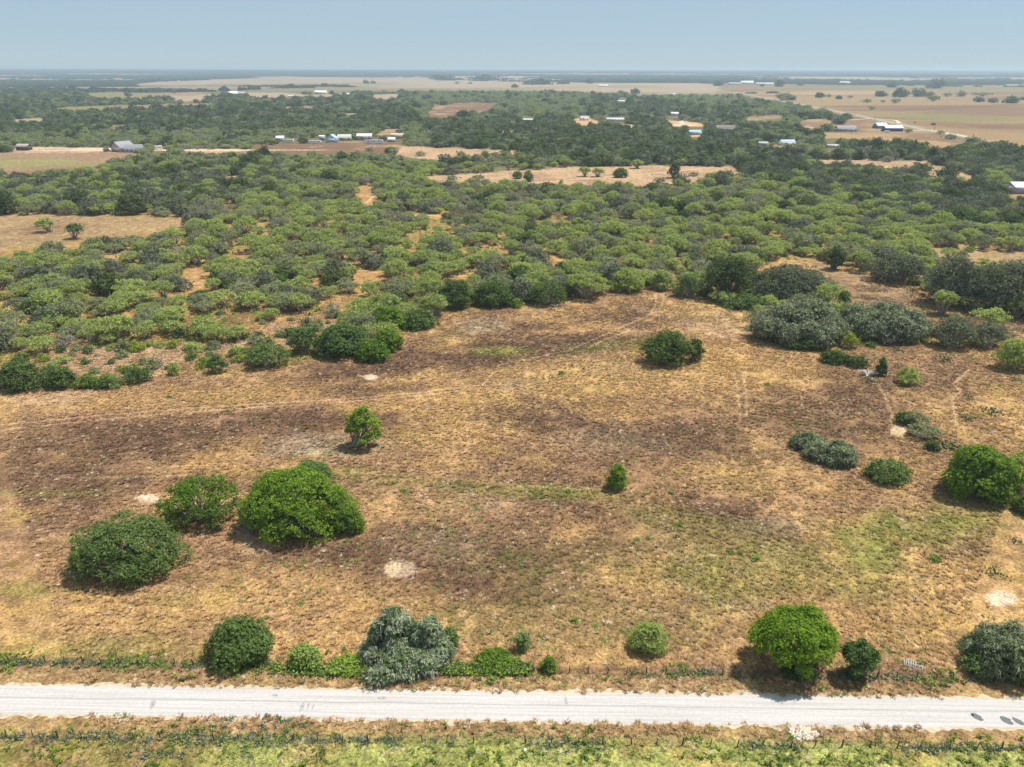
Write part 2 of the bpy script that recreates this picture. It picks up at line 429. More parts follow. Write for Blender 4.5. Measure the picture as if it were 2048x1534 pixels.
def simple(name, col, rough=.8, nscale=3.0, var=.18, metal=0.0, spec=.3, streak=None):
    m, t, p = new_mat(name)
    tc = t.nodes.new('ShaderNodeTexCoord')
    no = t.nodes.new('ShaderNodeTexNoise'); no.inputs['Scale'].default_value = nscale; no.inputs['Detail'].default_value = 5
    if streak:
        mp = t.nodes.new('ShaderNodeMapping'); mp.inputs['Scale'].default_value = streak
        t.links.new(tc.outputs['Object'], mp.inputs[0]); t.links.new(mp.outputs[0], no.inputs['Vector'])
    else: t.links.new(tc.outputs['Object'], no.inputs['Vector'])
    r = t.nodes.new('ShaderNodeValToRGB')
    r.color_ramp.elements[0].position = .3; r.color_ramp.elements[1].position = .7
    r.color_ramp.elements[0].color = tuple(c * (1 - var) for c in col) + (1,)
    r.color_ramp.elements[1].color = tuple(min(1, c * (1 + var)) for c in col) + (1,)
    t.links.new(no.outputs['Fac'], r.inputs[0]); t.links.new(r.outputs[0], p.inputs['Base Color'])
    p.inputs['Roughness'].default_value = rough; p.inputs['Metallic'].default_value = metal
    p.inputs['Specular IOR Level'].default_value = spec
    return m

def leaf_mat(name, cols, trans=.28, isl=.55, rough=.6):
    """leaves: each plant takes its own tint, each leaf clump its own shade"""
    m = bpy.data.materials.new(name); m.use_nodes = True
    t = m.node_tree; t.nodes.clear()
    out = t.nodes.new('ShaderNodeOutputMaterial')
    oi = t.nodes.new('ShaderNodeObjectInfo'); ge = t.nodes.new('ShaderNodeNewGeometry')
    mx = t.nodes.new('ShaderNodeMix'); mx.data_type = 'FLOAT'
    mx.inputs[0].default_value = isl
    tc = t.nodes.new('ShaderNodeTexCoord'); no = t.nodes.new('ShaderNodeTexNoise'); no.inputs['Scale'].default_value = .8; no.inputs['Detail'].default_value = 2
    t.links.new(tc.outputs['Object'], no.inputs['Vector'])
    md = t.nodes.new('ShaderNodeMath'); md.operation = 'MULTIPLY_ADD'; md.inputs[1].default_value = 1.6; md.inputs[2].default_value = -.8
    t.links.new(no.outputs['Fac'], md.inputs[0])
    ad = t.nodes.new('ShaderNodeMath'); ad.operation = 'ADD'; t.links.new(ge.outputs['Random Per Island'], ad.inputs[0]); t.links.new(md.outputs[0], ad.inputs[1])
    t.links.new(oi.outputs['Random'], mx.inputs[2]); t.links.new(ad.outputs[0], mx.inputs[3])
    r = t.nodes.new('ShaderNodeValToRGB')
    while len(r.color_ramp.elements) < len(cols): r.color_ramp.elements.new(.5)
    for i, c in enumerate(cols):
        r.color_ramp.elements[i].position = .15 + .7 * i / (len(cols) - 1); r.color_ramp.elements[i].color = tuple(c) + (1,)
    t.links.new(mx.outputs[0], r.inputs[0])
    df = t.nodes.new('ShaderNodeBsdfDiffuse'); tr = t.nodes.new('ShaderNodeBsdfTranslucent'); ms = t.nodes.new('ShaderNodeMixShader')
    t.links.new(r.outputs[0], df.inputs[0])
    hs = t.nodes.new('ShaderNodeHueSaturation'); hs.inputs['Saturation'].default_value = 1.15; hs.inputs['Value'].default_value = 1.15
    hs.inputs['Hue'].default_value = .49
    t.links.new(r.outputs[0], hs.inputs['Color']); t.links.new(hs.outputs[0], tr.inputs[0])
    ms.inputs[0].default_value = trans
    t.links.new(df.outputs[0], ms.inputs[1]); t.links.new(tr.outputs[0], ms.inputs[2]); t.links.new(ms.outputs[0], out.inputs[0])
    return m

M = {}
M['mesq'] = leaf_mat('mesquite leaves', [(.25, .29, .12), (.32, .395, .115), (.37, .45, .115), (.43, .50, .17)], trans=.45, isl=.68)
M['mesqg'] = leaf_mat('grey green leaves', [(.20, .225, .12), (.26, .29, .14), (.33, .36, .18)], trans=.38)
M['oak'] = leaf_mat('live oak leaves', [(.065, .088, .036), (.10, .13, .045), (.16, .19, .065)])
M['oakg'] = leaf_mat('dusty oak leaves', [(.11, .125, .08), (.15, .17, .10), (.20, .215, .13)])
M['bright'] = leaf_mat('bright green leaves', [(.085, .15, .025), (.155, .255, .032), (.30, .41, .06)])
M['deep'] = leaf_mat('deep green leaves', [(.06, .10, .028), (.11, .17, .045), (.21, .28, .09)])
M['feather'] = leaf_mat('feathery leaves', [(.07, .115, .035), (.13, .20, .06), (.22, .30, .10)])
M['vine'] = leaf_mat('vine leaves', [(.075, .12, .035), (.18, .24, .10), (.50, .55, .40)], isl=.85)
M['vined'] = leaf_mat('darker vine leaves', [(.08, .115, .045), (.17, .21, .09), (.40, .44, .28)], isl=.85)  # vine leaves of a darker colour, as on the pasture mounds
M['vinedim'] = leaf_mat('grey vine stems', [(.10, .095, .075), (.20, .19, .155), (.42, .41, .36)], isl=.9, trans=.1)
M['vinedry'] = leaf_mat('dry vine stems', [(.15, .135, .11), (.34, .32, .28), (.68, .66, .60)], isl=.9, trans=.1)
M['lime'] = leaf_mat('lime green leaves', [(.17, .22, .03), (.22, .28, .035), (.30, .34, .06)])
M['weed'] = leaf_mat('weed leaves', [(.15, .22, .05), (.22, .32, .07), (.34, .42, .11)], isl=.6)
M['cactus'] = simple('cactus skin', (.10, .14, .055), .6, 6)
M['bark'] = simple('grey bark', (.16, .135, .11), .9, 8, .3)
M['twig'] = simple('pale twig', (.33, .30, .265), .9, 8, .25)
M['dead'] = simple('bleached wood', (.52, .47, .42), .9, 5, .2)
M['post'] = simple('weathered post', (.09, .075, .06), .9, 8, .3)
M['wire'] = simple('rusty wire', (.12, .10, .09), .6, 8, .2, .6)
M['darkveg'] = leaf_mat('far woodland leaves', [(.07, .09, .055), (.10, .125, .065), (.15, .175, .09)])

# ground
def ground_material():
    m, t, p = new_mat('dry pasture')
    L = t.links.new
    at_ = t.nodes.new('ShaderNodeAttribute'); at_.attribute_name = 'cover'
    tc = t.nodes.new('ShaderNodeTexCoord')
    def noise(scale, det=4, rough=.6):
        n = t.nodes.new('ShaderNodeTexNoise'); n.inputs['Scale'].default_value = scale; n.inputs['Detail'].default_value = det; n.inputs['Roughness'].default_value = rough
        L(tc.outputs['Object'], n.inputs['Vector']); return n
    def ramp(src, a, b, ca, cb):
        r = t.nodes.new('ShaderNodeValToRGB'); r.color_ramp.elements[0].position = a; r.color_ramp.elements[1].position = b
        r.color_ramp.elements[0].color = (*ca, 1); r.color_ramp.elements[1].color = (*cb, 1)
        L(src, r.inputs[0]); return r
    def mul(a, b, f=1.0, typ='MULTIPLY'):
        x = t.nodes.new('ShaderNodeMix'); x.data_type = 'RGBA'; x.blend_type = typ; x.inputs[0].default_value = f
        L(a, x.inputs[6]); L(b, x.inputs[7]); return x.outputs[2]
    n1 = noise(2.0, 5, .75); n2 = noise(.35, 4); n3 = noise(.045, 4); n4 = noise(4.5, 3, .7)
    c = mul(at_.outputs['Color'], ramp(n1.outputs['Fac'], .38, .64, (.50, .46, .44), (1.45, 1.45, 1.45)).outputs[0])
    c = mul(c, ramp(n2.outputs['Fac'], .36, .64, (.62, .61, .60), (1.30, 1.30, 1.22)).outputs[0])
    c = mul(c, ramp(n3.outputs['Fac'], .3, .7, (.85, .83, .82), (1.12, 1.13, 1.12)).outputs[0])
    c = mul(c, ramp(n4.outputs['Fac'], .3, .7, (.7, .7, .7), (1.28, 1.28, 1.28)).outputs[0])
    n5 = noise(.11, 4, .65)
    x5 = t.nodes.new('ShaderNodeMix'); x5.data_type = 'RGBA'; x5.blend_type = 'MULTIPLY'
    L(ramp(n5.outputs['Fac'], .50, .66, (0, 0, 0), (1, 1, 1)).outputs[0], x5.inputs[0]); L(c, x5.inputs[6]); x5.inputs[7].default_value = (.90, .97, .74, 1); c = x5.outputs[2]
    # pale seed heads and bleached tussocks
    vo = t.nodes.new('ShaderNodeTexVoronoi'); vo.inputs['Scale'].default_value = .75; L(tc.outputs['Object'], vo.inputs['Vector'])
    r = ramp(vo.outputs['Distance'], .13, .24, (1, 1, 1), (0, 0, 0))
    nm = noise(.12, 3); rr = ramp(nm.outputs['Fac'], .50, .62, (0, 0, 0), (.75, .75, .75))
    mk = mul(r.outputs[0], rr.outputs[0])
    x = t.nodes.new('ShaderNodeMix'); x.data_type = 'RGBA'; L(mk, x.inputs[0]); L(c, x.inputs[6]); x.inputs[7].default_value = (.55, .44, .30, 1)
    L(x.outputs[2], p.inputs['Base Color'])
    p.inputs['Roughness'].default_value = .95; p.inputs['Specular IOR Level'].default_value = .1
    bp = t.nodes.new('ShaderNodeBump'); bp.inputs['Strength'].default_value = .8; bp.inputs['Distance'].default_value = .35
    L(n1.outputs['Fac'], bp.inputs['Height']); L(bp.outputs[0], p.inputs['Normal'])
    return m

S = np.concatenate([[-9, -4, -2, -1.3], np.arange(-1.0, 1.0001, .0036), [1.3, 2, 4, 9]])
ys = [-600, -200, 0, 30, 50]
y = 62.0
while y < 240: ys.append(y); y += .6
while y < 42000: ys.append(y); y *= 1.0085
ys = np.array(ys)
YY, SS = np.meshgrid(ys, S, indexing='ij')
XX = SS * np.maximum(YY, 110)
ZZ = terrain(XX, YY)
ny, nx = YY.shape
V = np.stack([XX, YY, ZZ], -1).reshape(-1, 3)
i = np.arange(ny - 1)[:, None]; j = np.arange(nx - 1)[None, :]
Fg = np.stack([i * nx + j, i * nx + j + 1, (i + 1) * nx + j + 1, (i + 1) * nx + j], -1).reshape(-1, 4)
g = Buf().add(V, Fg).build('ground', ground_material(), smooth=True)
tag(g, kind='structure')
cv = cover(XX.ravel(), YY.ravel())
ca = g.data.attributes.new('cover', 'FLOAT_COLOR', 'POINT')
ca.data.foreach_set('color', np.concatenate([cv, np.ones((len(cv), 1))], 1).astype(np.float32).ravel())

# ------------------------------------------------------------------ near road
def road_point(u, v, z=0.0):
    return np.array([RC[0] + RD[0] * u + RN[0] * v, RC[1] + RD[1] * u + RN[1] * v, z])

def strip(u0, u1, step, v0, v1, z, jit, seed):
    rng = np.random.default_rng(seed)
    us = np.arange(u0, u1, step); n = len(us)
    def sm(a): return np.convolve(a, [.25, .5, .25], 'same')
    e0 = v0 + sm(rng.normal(0, jit, n)) + (fbm(us, us * 0, 9, seed, 3) - .5) * jit * 3
    e1 = v1 + sm(rng.normal(0, jit, n)) + (fbm(us, us * 0 + 50, 9, seed, 3) - .5) * jit * 3
    cols = []
    for k in np.linspace(0, 1, 5):
        v = e0 * (1 - k) + e1 * k
        cols.append(np.stack([RC[0] + RD[0] * us + RN[0] * v, RC[1] + RD[1] * us + RN[1] * v, np.full(n, z)], -1))
    V = np.stack(cols, 1).reshape(-1, 3)
    i = np.arange(n - 1)[:, None]; j = np.arange(4)[None, :]
    Fc = np.stack([i * 5 + j, (i + 1) * 5 + j, (i + 1) * 5 + j + 1, i * 5 + j + 1], -1).reshape(-1, 4)
    return Buf().add(V, Fc)

def road_material():
    m, t, p = new_mat('chip seal road'); L = t.links.new
    tc = t.nodes.new('ShaderNodeTexCoord')
    mp = t.nodes.new('ShaderNodeMapping'); mp.inputs['Location'].default_value = (-RC[0], -RC[1], 0)
    mr = t.nodes.new('ShaderNodeMapping'); mr.inputs['Rotation'].default_value = (0, 0, -math.atan2(RD[1], RD[0]))
    L(tc.outputs['Object'], mp.inputs[0]); L(mp.outputs[0], mr.inputs[0])
    sp = t.nodes.new('ShaderNodeSeparateXYZ'); L(mr.outputs[0], sp.inputs[0])
    ms = t.nodes.new('ShaderNodeMapping'); ms.inputs['Scale'].default_value = (.05, 3.2, 1); L(mr.outputs[0], ms.inputs[0])
    ns = t.nodes.new('ShaderNodeTexNoise'); ns.inputs['Scale'].default_value = 1.0; ns.inputs['Detail'].default_value = 5; L(ms.outputs[0], ns.inputs['Vector'])
    r = t.nodes.new('ShaderNodeValToRGB'); r.color_ramp.elements[0].position = .32; r.color_ramp.elements[1].position = .6
    r.color_ramp.elements[0].color = (.40, .375, .35, 1); r.color_ramp.elements[1].color = (.49, .465, .445, 1); L(ns.outputs['Fac'], r.inputs[0])
    nf = t.nodes.new('ShaderNodeTexNoise'); nf.inputs['Scale'].default_value = 2.2; nf.inputs['Detail'].default_value = 6; nf.inputs['Roughness'].default_value = .75; L(mr.outputs[0], nf.inputs['Vector'])
    rf = t.nodes.new('ShaderNodeValToRGB'); rf.color_ramp.elements[0].position = .3; rf.color_ramp.elements[1].position = .6
    rf.color_ramp.elements[0].color = (.86, .86, .86, 1); rf.color_ramp.elements[1].color = (1.05, 1.05, 1.05, 1); L(nf.outputs['Fac'], rf.inputs[0])
    mx = t.nodes.new('ShaderNodeMix'); mx.data_type = 'RGBA'; mx.blend_type = 'MULTIPLY'; mx.inputs[0].default_value = 1; L(r.outputs[0], mx.inputs[6]); L(rf.outputs[0], mx.inputs[7])
    # old seam between the two halves of the seal coat
    ad = t.nodes.new('ShaderNodeMath'); ad.operation = 'ADD'; ad.inputs[1].default_value = -.25; L(sp.outputs['Y'], ad.inputs[0])
    wb = t.nodes.new('ShaderNodeTexNoise'); wb.inputs['Scale'].default_value = .12; L(mr.outputs[0], wb.inputs['Vector'])
    wm = t.nodes.new('ShaderNodeMath'); wm.operation = 'MULTIPLY_ADD'; wm.inputs[1].default_value = .5; wm.inputs[2].default_value = -.25; L(wb.outputs['Fac'], wm.inputs[0])
    a2 = t.nodes.new('ShaderNodeMath'); a2.operation = 'ADD'; L(ad.outputs[0], a2.inputs[0]); L(wm.outputs[0], a2.inputs[1])
    ab = t.nodes.new('ShaderNodeMath'); ab.operation = 'ABSOLUTE'; L(a2.outputs[0], ab.inputs[0])
    rs = t.nodes.new('ShaderNodeValToRGB'); rs.color_ramp.elements[0].position = .02; rs.color_ramp.elements[1].position = .16
    rs.color_ramp.elements[0].color = (.72, .72, .74, 1); rs.color_ramp.elements[1].color = (1, 1, 1, 1); L(ab.outputs[0], rs.inputs[0])
    m2 = t.nodes.new('ShaderNodeMix'); m2.data_type = 'RGBA'; m2.blend_type = 'MULTIPLY'; m2.inputs[0].default_value = 1; L(mx.outputs[2], m2.inputs[6]); L(rs.outputs[0], m2.inputs[7])
    L(m2.outputs[2], p.inputs['Base Color']); p.inputs['Roughness'].default_value = .9; p.inputs['Specular IOR Level'].default_value = .15
    return m

sh = strip(-260, 420, .35, -HALF - .40, HALF + .40, .006, .30, 3).build('road_shoulder', simple('caliche shoulder', (.46, .37, .26), .95, 1.2, .3))
tag(sh, kind='structure')
road = strip(-260, 420, .35, -HALF + .08, HALF - .08, .012, .12, 4).build('road', road_material())
tag(road, kind='structure')
tarm = simple('dark tar', (.13, .135, .135), .85, 5, .35)
skm = simple('faded tar', (.33, .31, .30), .85, 3, .35)
def tar(px, py, rx, ry, rot, mat, seed):
    rng = np.random.default_rng(seed); c = at(px, py)
    th = np.linspace(0, 2 * math.pi, 22, endpoint=False)
    r = 1 + rng.normal(0, .10, 22)
    x = np.cos(th) * rx * r; y = np.sin(th) * ry * r
    X = x * math.cos(rot) - y * math.sin(rot) + c[0]; Y = x * math.sin(rot) + y * math.cos(rot) + c[1]
    V = np.concatenate([np.stack([X, Y, np.full(22, .017)], -1), [[c[0], c[1], .017]]])
    Buf().add(V, [(k, (k + 1) % 22, 22) for k in range(22)]).build('tar_patch', mat, road)
tar(1954, 1434, .75, .5, -.9, tarm, 1); tar(2013, 1441, .8, .55, -.8, tarm, 2); tar(2037, 1443, .75, .45, -.8, tarm, 3)
for a in [(306, 1408, .38, .8, .2), (550, 1391, .42, .3, 0), (604, 1414, .32, .7, .1), (616, 1413, .12, .7, 0), (626, 1414, .10, .6, 0), (764, 1396, .6, .28, 0), (1132, 1402, .22, .75, 0), (1943, 1430, .3, .2, 0)]:
    tar(*a[:5], skm, int(a[0]))

# ------------------------------------------------------------------ far road, drives
def ribbon(name, pts, width, z, mat):
    P = np.array([at(*p) for p in pts])
    t_ = np.linspace(0, 1, 60); s_ = np.linspace(0, 1, len(P))
    P = np.stack([np.interp(t_, s_, P[:, k]) for k in range(3)], -1)
    d = unit(np.gradient(P, axis=0)); n = np.stack([-d[:, 1], d[:, 0], d[:, 2] * 0], -1)
    a = P + n * width / 2; c = P - n * width / 2
    V = np.concatenate([a, c]); V[:, 2] = z + terrain(V[:, 0], V[:, 1])
    m = len(P); Fc = [(k, k + 1, m + k + 1, m + k) for k in range(m - 1)]
    return tag(Buf().add(V, Fc).build(name, mat), kind='structure')
hwm = simple('grey asphalt', (.27, .265, .25), .9, .3, .15)
cal = simple('caliche drive', (.56, .44, .33), .95, .3, .2)
HW = [(1352, 167), (1420, 178), (1500, 190), (1570, 203), (1640, 216), (1720, 232), (1790, 246), (1860, 262), (1930, 274), (2048, 297), (2300, 350)]
ribbon('road_verge', HW, 15, .03, simple('mown verge', (.30, .26, .15), .95, .1, .2))
ribbon('road', HW, 7.5, .07, hwm)
ribbon('driveway', [(1700, 240), (1740, 237), (1790, 240), (1800, 246)], 6, .05, cal)
ribbon('driveway', [(1610, 253), (1650, 259), (1700, 257)], 5, .05, cal)
ribbon('driveway', [(1790, 262), (1860, 260), (1930, 272), (1960, 284)], 7, .05, cal)
ribbon('driveway', [(55, 297), (130, 296), (220, 297), (260, 300)], 9, .05, cal)
ribbon('driveway', [(1330, 251), (1362, 250), (1366, 240), (1375, 234)], 4, .05, cal)
ribbon('path', [(640, 446), (700, 432), (740, 400), (765, 372)], 2.4, .04, simple('red earth', (.50, .29, .13), .95, .5, .25))
ribbon('path', [(690, 434), (800, 429), (900, 433), (960, 435)], 2.2, .045, simple('red earth track', (.52, .33, .17), .95, .5, .25))
ribbon('path', [(745, 376), (860, 371), (1000, 371), (1240, 352), (1400, 338)], 3, .04, simple('pale earth track', (.52, .36, .23), .95, .5, .2))

# ------------------------------------------------------------------ plants
GA = 2.399963

def lobes(rng, rx, ry, h, nl, lr, zlo, flat):
    i = np.arange(nl); u = (i + .5) / nl
    cz = 1 - u; cr = np.sqrt(np.clip(1 - cz * cz, 0, 1))
    th = i * GA + rng.uniform(0, 6.28) + rng.normal(0, .25, nl)
    k = 1 - lr * .75
    jr = rng.uniform(.86, 1.04, nl)
    ph = rng.uniform(0, 6.28, 4)
    wob = 1 + .06 * np.sin(2 * th + ph[0]) + .06 * np.sin(3 * th + ph[1]) + .06 * np.sin(5 * th + ph[2])
    jr = jr * wob / 1.06
    X = cr * np.cos(th) * rx * k * jr; Y = cr * np.sin(th) * ry * k * jr
    Z = (zlo + (1 - zlo) * cz ** .75) * h * rng.uniform(.90, 1.05, nl) - lr * flat * h * .55 * (cz > .3)
    R = lr * rng.uniform(.62, 1.28, nl)
    return np.stack([X, Y, Z], -1), R

def crown(rng, rx, ry, h, n, size, nl=16, lr=.36, zlo=.18, flat=.75, sprig=7, sig=.38, asp=1.35, drape=0.0, rnd=.75):
    """leaf clumps spread over and inside overlapping lobes, in sprigs with gaps between"""
    C, R = lobes(rng, rx, ry, h, nl, lr, zlo, flat)
    RR = R * (rx + ry) / 2
    ns = max(4, n // sprig)
    wgt = RR ** 2; li = rng.choice(nl, ns, p=wgt / wgt.sum())
    d = unit(rng.normal(size=(ns, 3)) + np.array([0, 0, .35]))
    rad = rng.uniform(.55, 1.06, ns) ** .6
    sc = np.stack([RR[li], RR[li], np.minimum(RR[li] * flat, h * .55)], -1)
    rad = np.where(rng.random(ns) < .11, rad * rng.uniform(1.05, 1.35, ns), rad)
    P = C[li] + d * rad[:, None] * sc
    fr = rng.uniform(1.4, 2.6, (3, 3)) * 6 / (rx + ry); fp_ = rng.uniform(0, 6.28, 3)
    hole = np.sin(P @ fr[0] + fp_[0]) + np.sin(P @ fr[1] + fp_[1]) + np.sin(P @ fr[2] + fp_[2])
    keep = (P[:, 2] > max(.04, (zlo - .22) if zlo > .3 else 0) * h) & (hole > -2.35 + rng.normal(0, .25, ns))
    P = P[keep]; d = d[keep]; ns = len(P)
    out = unit(P / np.array([rx, ry, h]) + 1e-6)
    Pl = np.repeat(P, sprig, 0) + rng.normal(0, sig, (ns * sprig, 3)) * np.array([1, 1, .7])
    Nl = np.repeat(d * .6 + out * .5 + np.array([0, 0, .35]), sprig, 0) + rng.normal(0, rnd, (ns * sprig, 3))
    A = None
    if drape > 0:
        A = np.repeat(d * np.array([1, 1, 0]) * .5 + np.array([0, 0, -1.]), sprig, 0) + rng.normal(0, .5, (ns * sprig, 3))
    Pl[:, 2] = np.maximum(Pl[:, 2], .05)
    b = Buf(); cards(b, rng, Pl, Nl, size, asp, A)
    return b, C, RR

def limbs(rng, C, RR, h, r0, base=(0, 0), twigs=6, tr=.05, stems=4, fan=1.0, n=5):
    b = Buf(); bx, by = base
    nl = len(C)
    order = rng.permutation(nl)
    sx = [np.array([bx + rng.normal(0, r0 * 1.2), by + rng.normal(0, r0 * 1.2), -.25]) for _ in range(stems)]
    for q, k in enumerate(order):
        c = C[k]; s = sx[q % stems]
        t_ = np.linspace(0, 1, 6)[:, None]
        mid = s * .55 + c * .45 + np.array([rng.normal(0, .06) * h, rng.normal(0, .06) * h, -.02 * h])
        P = (1 - t_) ** 2 * s + 2 * t_ * (1 - t_) * mid + t_ ** 2 * c
        P[1:-1] += rng.normal(0, .02 * h, (4, 3))
        tube(b, P, r0 * (1 - .82 * t_[:, 0]) * rng.uniform(.6, 1.0), n)
        for _ in range(twigs):
            d = unit(rng.normal(size=3) + np.array([0, 0, .3]))
            e = c + d * RR[k] * np.array([1, 1, .7]) * rng.uniform(.7, 1.05)
            m_ = (c + e) / 2 + rng.normal(0, .05 * h, 3)
            tube(b, [P[-2] * .4 + c * .6, m_, e], [tr * 1.5, tr, tr * .4], 3)
    return b

STYLE = {
    # n per m2 of crown area, leaf half size, lobes...
    'mesq': dict(leaf='mesq', wood='twig', nl=22, lr=.27, zlo=.52, flat=.5, den=22.0, twigs=9, stems=4, rnd=.8),
    'mesqg': dict(leaf='mesqg', wood='twig', nl=18, lr=.27, zlo=.38, flat=.6, den=13, twigs=14, stems=4, rnd=.8),
    'open': dict(leaf='bright', wood='twig', nl=34, lr=.24, zlo=.14, flat=.6, den=24, twigs=6, stems=4, rnd=.7),
    'oak': dict(leaf='oak', wood='bark', nl=24, lr=.34, zlo=.14, flat=.8, den=36, twigs=2, stems=2, rnd=.75),
    'oakg': dict(leaf='oakg', wood='twig', nl=24, lr=.32, zlo=.16, flat=.8, den=28, twigs=8, stems=3, rnd=.8),
    'bright': dict(leaf='bright', wood='twig', nl=52, lr=.24, zlo=.04, flat=.8, den=50, twigs=5, stems=4, rnd=.7),
    'deep': dict(leaf='deep', wood='twig', nl=42, lr=.25, zlo=.06, flat=.8, den=46, twigs=7, stems=4, rnd=.75),
    'feather': dict(leaf='feather', wood='bark', nl=26, lr=.36, zlo=.06, flat=.95, den=52, twigs=2, stems=3, rnd=.5, sig=.22, asp=2.4, drape=1, szk=.7),
    'vine': dict(leaf='vine', wood='twig', nl=36, lr=.24, zlo=.05, flat=1.0, den=34, twigs=1, stems=3, rnd=.55, sig=.28, asp=3.0, drape=1, szk=.6),
    'umb': dict(leaf='lime2', wood='bark', nl=34, lr=.27, zlo=.36, flat=.75, den=80, twigs=3, stems=2, rnd=.7),
    'shrub': dict(leaf='mesq', wood='twig', nl=14, lr=.36, zlo=.08, flat=.8, den=30, twigs=5, stems=4, rnd=.8),
    'lime': dict(leaf='lime', wood='twig', nl=10, lr=.38, zlo=.10, flat=.8, den=18, twigs=3, stems=4, rnd=.8),
}
M['lime2'] = leaf_mat('fresh green leaves', [(.13, .21, .025), (.18, .29, .03), (.26, .38, .045)])

def plant_bufs(rng, style, rx, ry, h, size, base=(0, 0), off=(0, 0, 0), kden=1.0, tr=None):
    s = STYLE[style]
    area = math.pi * rx * ry + math.pi * (rx + ry) * .5 * h * (1 - s['zlo'])
    size = size * s.get('szk', 1.0)
    n = int(area * s['den'] * kden * (.26 / size) ** 2 * .42)
    b, C, RR = crown(rng, rx, ry, h, n, size, s['nl'], s['lr'], s['zlo'], s['flat'], 7, s.get('sig', .38) * size / .26 * (1 / s.get('szk', 1.0)), s.get('asp', 1.35), s.get('drape', 0), s['rnd'])
    off = np.array(off)
    b.v = [v + off for v in b.v]; C = C + off
    r0 = .035 * (rx + ry + h) / 2 * .9
    wb = limbs(rng, C, RR, h, max(.06, r0), base, s['twigs'], tr if tr else size * .16, s['stems'])
    return b, wb, C, RR

def fit(x0, x1, yt, yb, ky=.85, k_h=1.0):
    """centre, radii and height of a dome on the ground that fills the given outline"""
    xc = (x0 + x1) / 2
    g0 = at(xc, yb)
    d = proj(g0[0], g0[1])[2]
    R = (x1 - x0) / 2 / F * float(d) * .97
    def top(ry, h):
        cx, cy = g0[0] * (1 + ry * .8 / g0[1]), g0[1] + ry * .85
        th = np.linspace(0, math.pi / 2, 30)
        _, py, _ = proj(np.zeros(30) + cx, cy + np.cos(th) * ry, np.sin(th) * h)
        return py.min(), cx, cy
    ry = R * ky
    for _ in range(12):
        if top(ry, .25 * R)[0] < yt: ry *= .85
        else: break
    lo, hi = .1 * R, 4 * R
    for _ in range(30):
        m = (lo + hi) / 2
        if top(ry, m)[0] < yt: hi = m
        else: lo = m
    _, cx, cy = top(ry, lo)
    dm = cy * CP - (.45 * lo - H) * SP          # depth of the crown's middle
    cx = (xc - 1024.0) / F * dm; R = (x1 - x0) / 2 / F * dm * .95
    return (cx, cy), R, ry, lo

HAND = []        # (label, px, py, x, y) landmarks for describing the trees of the belt

def plant(name, label, cat, style, x0, x1, yt, yb, seed, ky=.85, size=None, base=None, leaf=None, group=None, kden=1.0, extra=None, land=None, lean=None):
    rng = np.random.default_rng(seed)
    if base is None:
        (cx, cy), R, ry, h = fit(x0, x1, yt, yb, ky)
        off = (0, 0, 0); bs = (0, 0)
    else:                       # trunk foot given: crown centred over ybase, height from the outline's top
        g0 = at(*base); d = float(proj(g0[0], g0[1])[2])
        R = (x1 - x0) / 2 / F * d; ry = R * ky
        cx, cy = g0[0], g0[1]
        lo, hi = .3 * R, 6 * R
        for _ in range(30):
            m = (lo + hi) / 2
            _, py, _ = proj(0, cy, m)
            if py < yt: hi = m
            else: lo = m
        h = lo * .98
        dm = cy * CP - (.68 * h - H) * SP
        ddx = ((x0 + x1) / 2 - 1024.0) / F * dm - cx; R = (x1 - x0) / 2 / F * dm * 1.03
        off = (ddx, 0, 0); bs = (0, 0)
    dist = math.hypot(cx, cy)
    if size is None: size = min(.9, max(.12, math.hypot(dist, H) / 711 * .62))
    b, wb, C, RR = plant_bufs(rng, style, R, ry, h, size, bs, off, kden)
    Va = np.concatenate(b.v); q0, q1 = np.percentile(Va[:, 0], [0.4, 99.6]); qz = np.percentile(Va[:, 2], 99.7)
    fx = 2 * R / max(q1 - q0, .1); mx_ = (q0 + q1) / 2; fz = h / max(qz, .1)
    def refit(a):
        a = a.copy(); a[:, 0] = (a[:, 0] - mx_) * fx + off[0]; a[:, 2] = a[:, 2] * fz; return a
    b.v = [refit(v_) for v_ in b.v]; wb.v = [refit(v_) for v_ in wb.v]; C = refit(C)
    root = empty(name, (cx, cy, 0))
    tag(root, label, cat, group)
    s = STYLE[style]
    if style == 'vine':
        # tangled dry stems hanging over the mound
        q = Buf(); n = int(30 * R * R * kden)
        li = rng.choice(len(C), n)
        dd = unit(rng.normal(size=(n, 3)) + np.array([0, 0, .2]))
        for k in range(n):
            if dd[k][2] < -.5: continue
            p0 = C[li[k]] + dd[k] * RR[li[k]] * np.array([1, 1, 1.0]) * 1.02
            ln = rng.uniform(.5, 1.6)
            o2 = dd[k] * np.array([1, 1, 0]) * ln * .5 + rng.normal(0, .25, 3)
            P = [p0, p0 + o2 * .6 + np.array([0, 0, .1]), p0 + o2 + np.array([0, 0, -ln * .8])]
            P = np.array(P); P[:, 2] = np.maximum(P[:, 2], .05)
            tube(q, P, [size * .26, size * .30, size * .12], 3)
        b.extend(q, 1)
    b.build('crown', [M[leaf or s['leaf']], M['vinedim' if leaf == 'vined' else 'vinedry']] if style == 'vine' else M[leaf or s['leaf']], root)
    wb.build('trunk', M[s['wood']], root)
    HAND.append((land or label, (x0 + x1) / 2, yb, cx, cy))
    return root

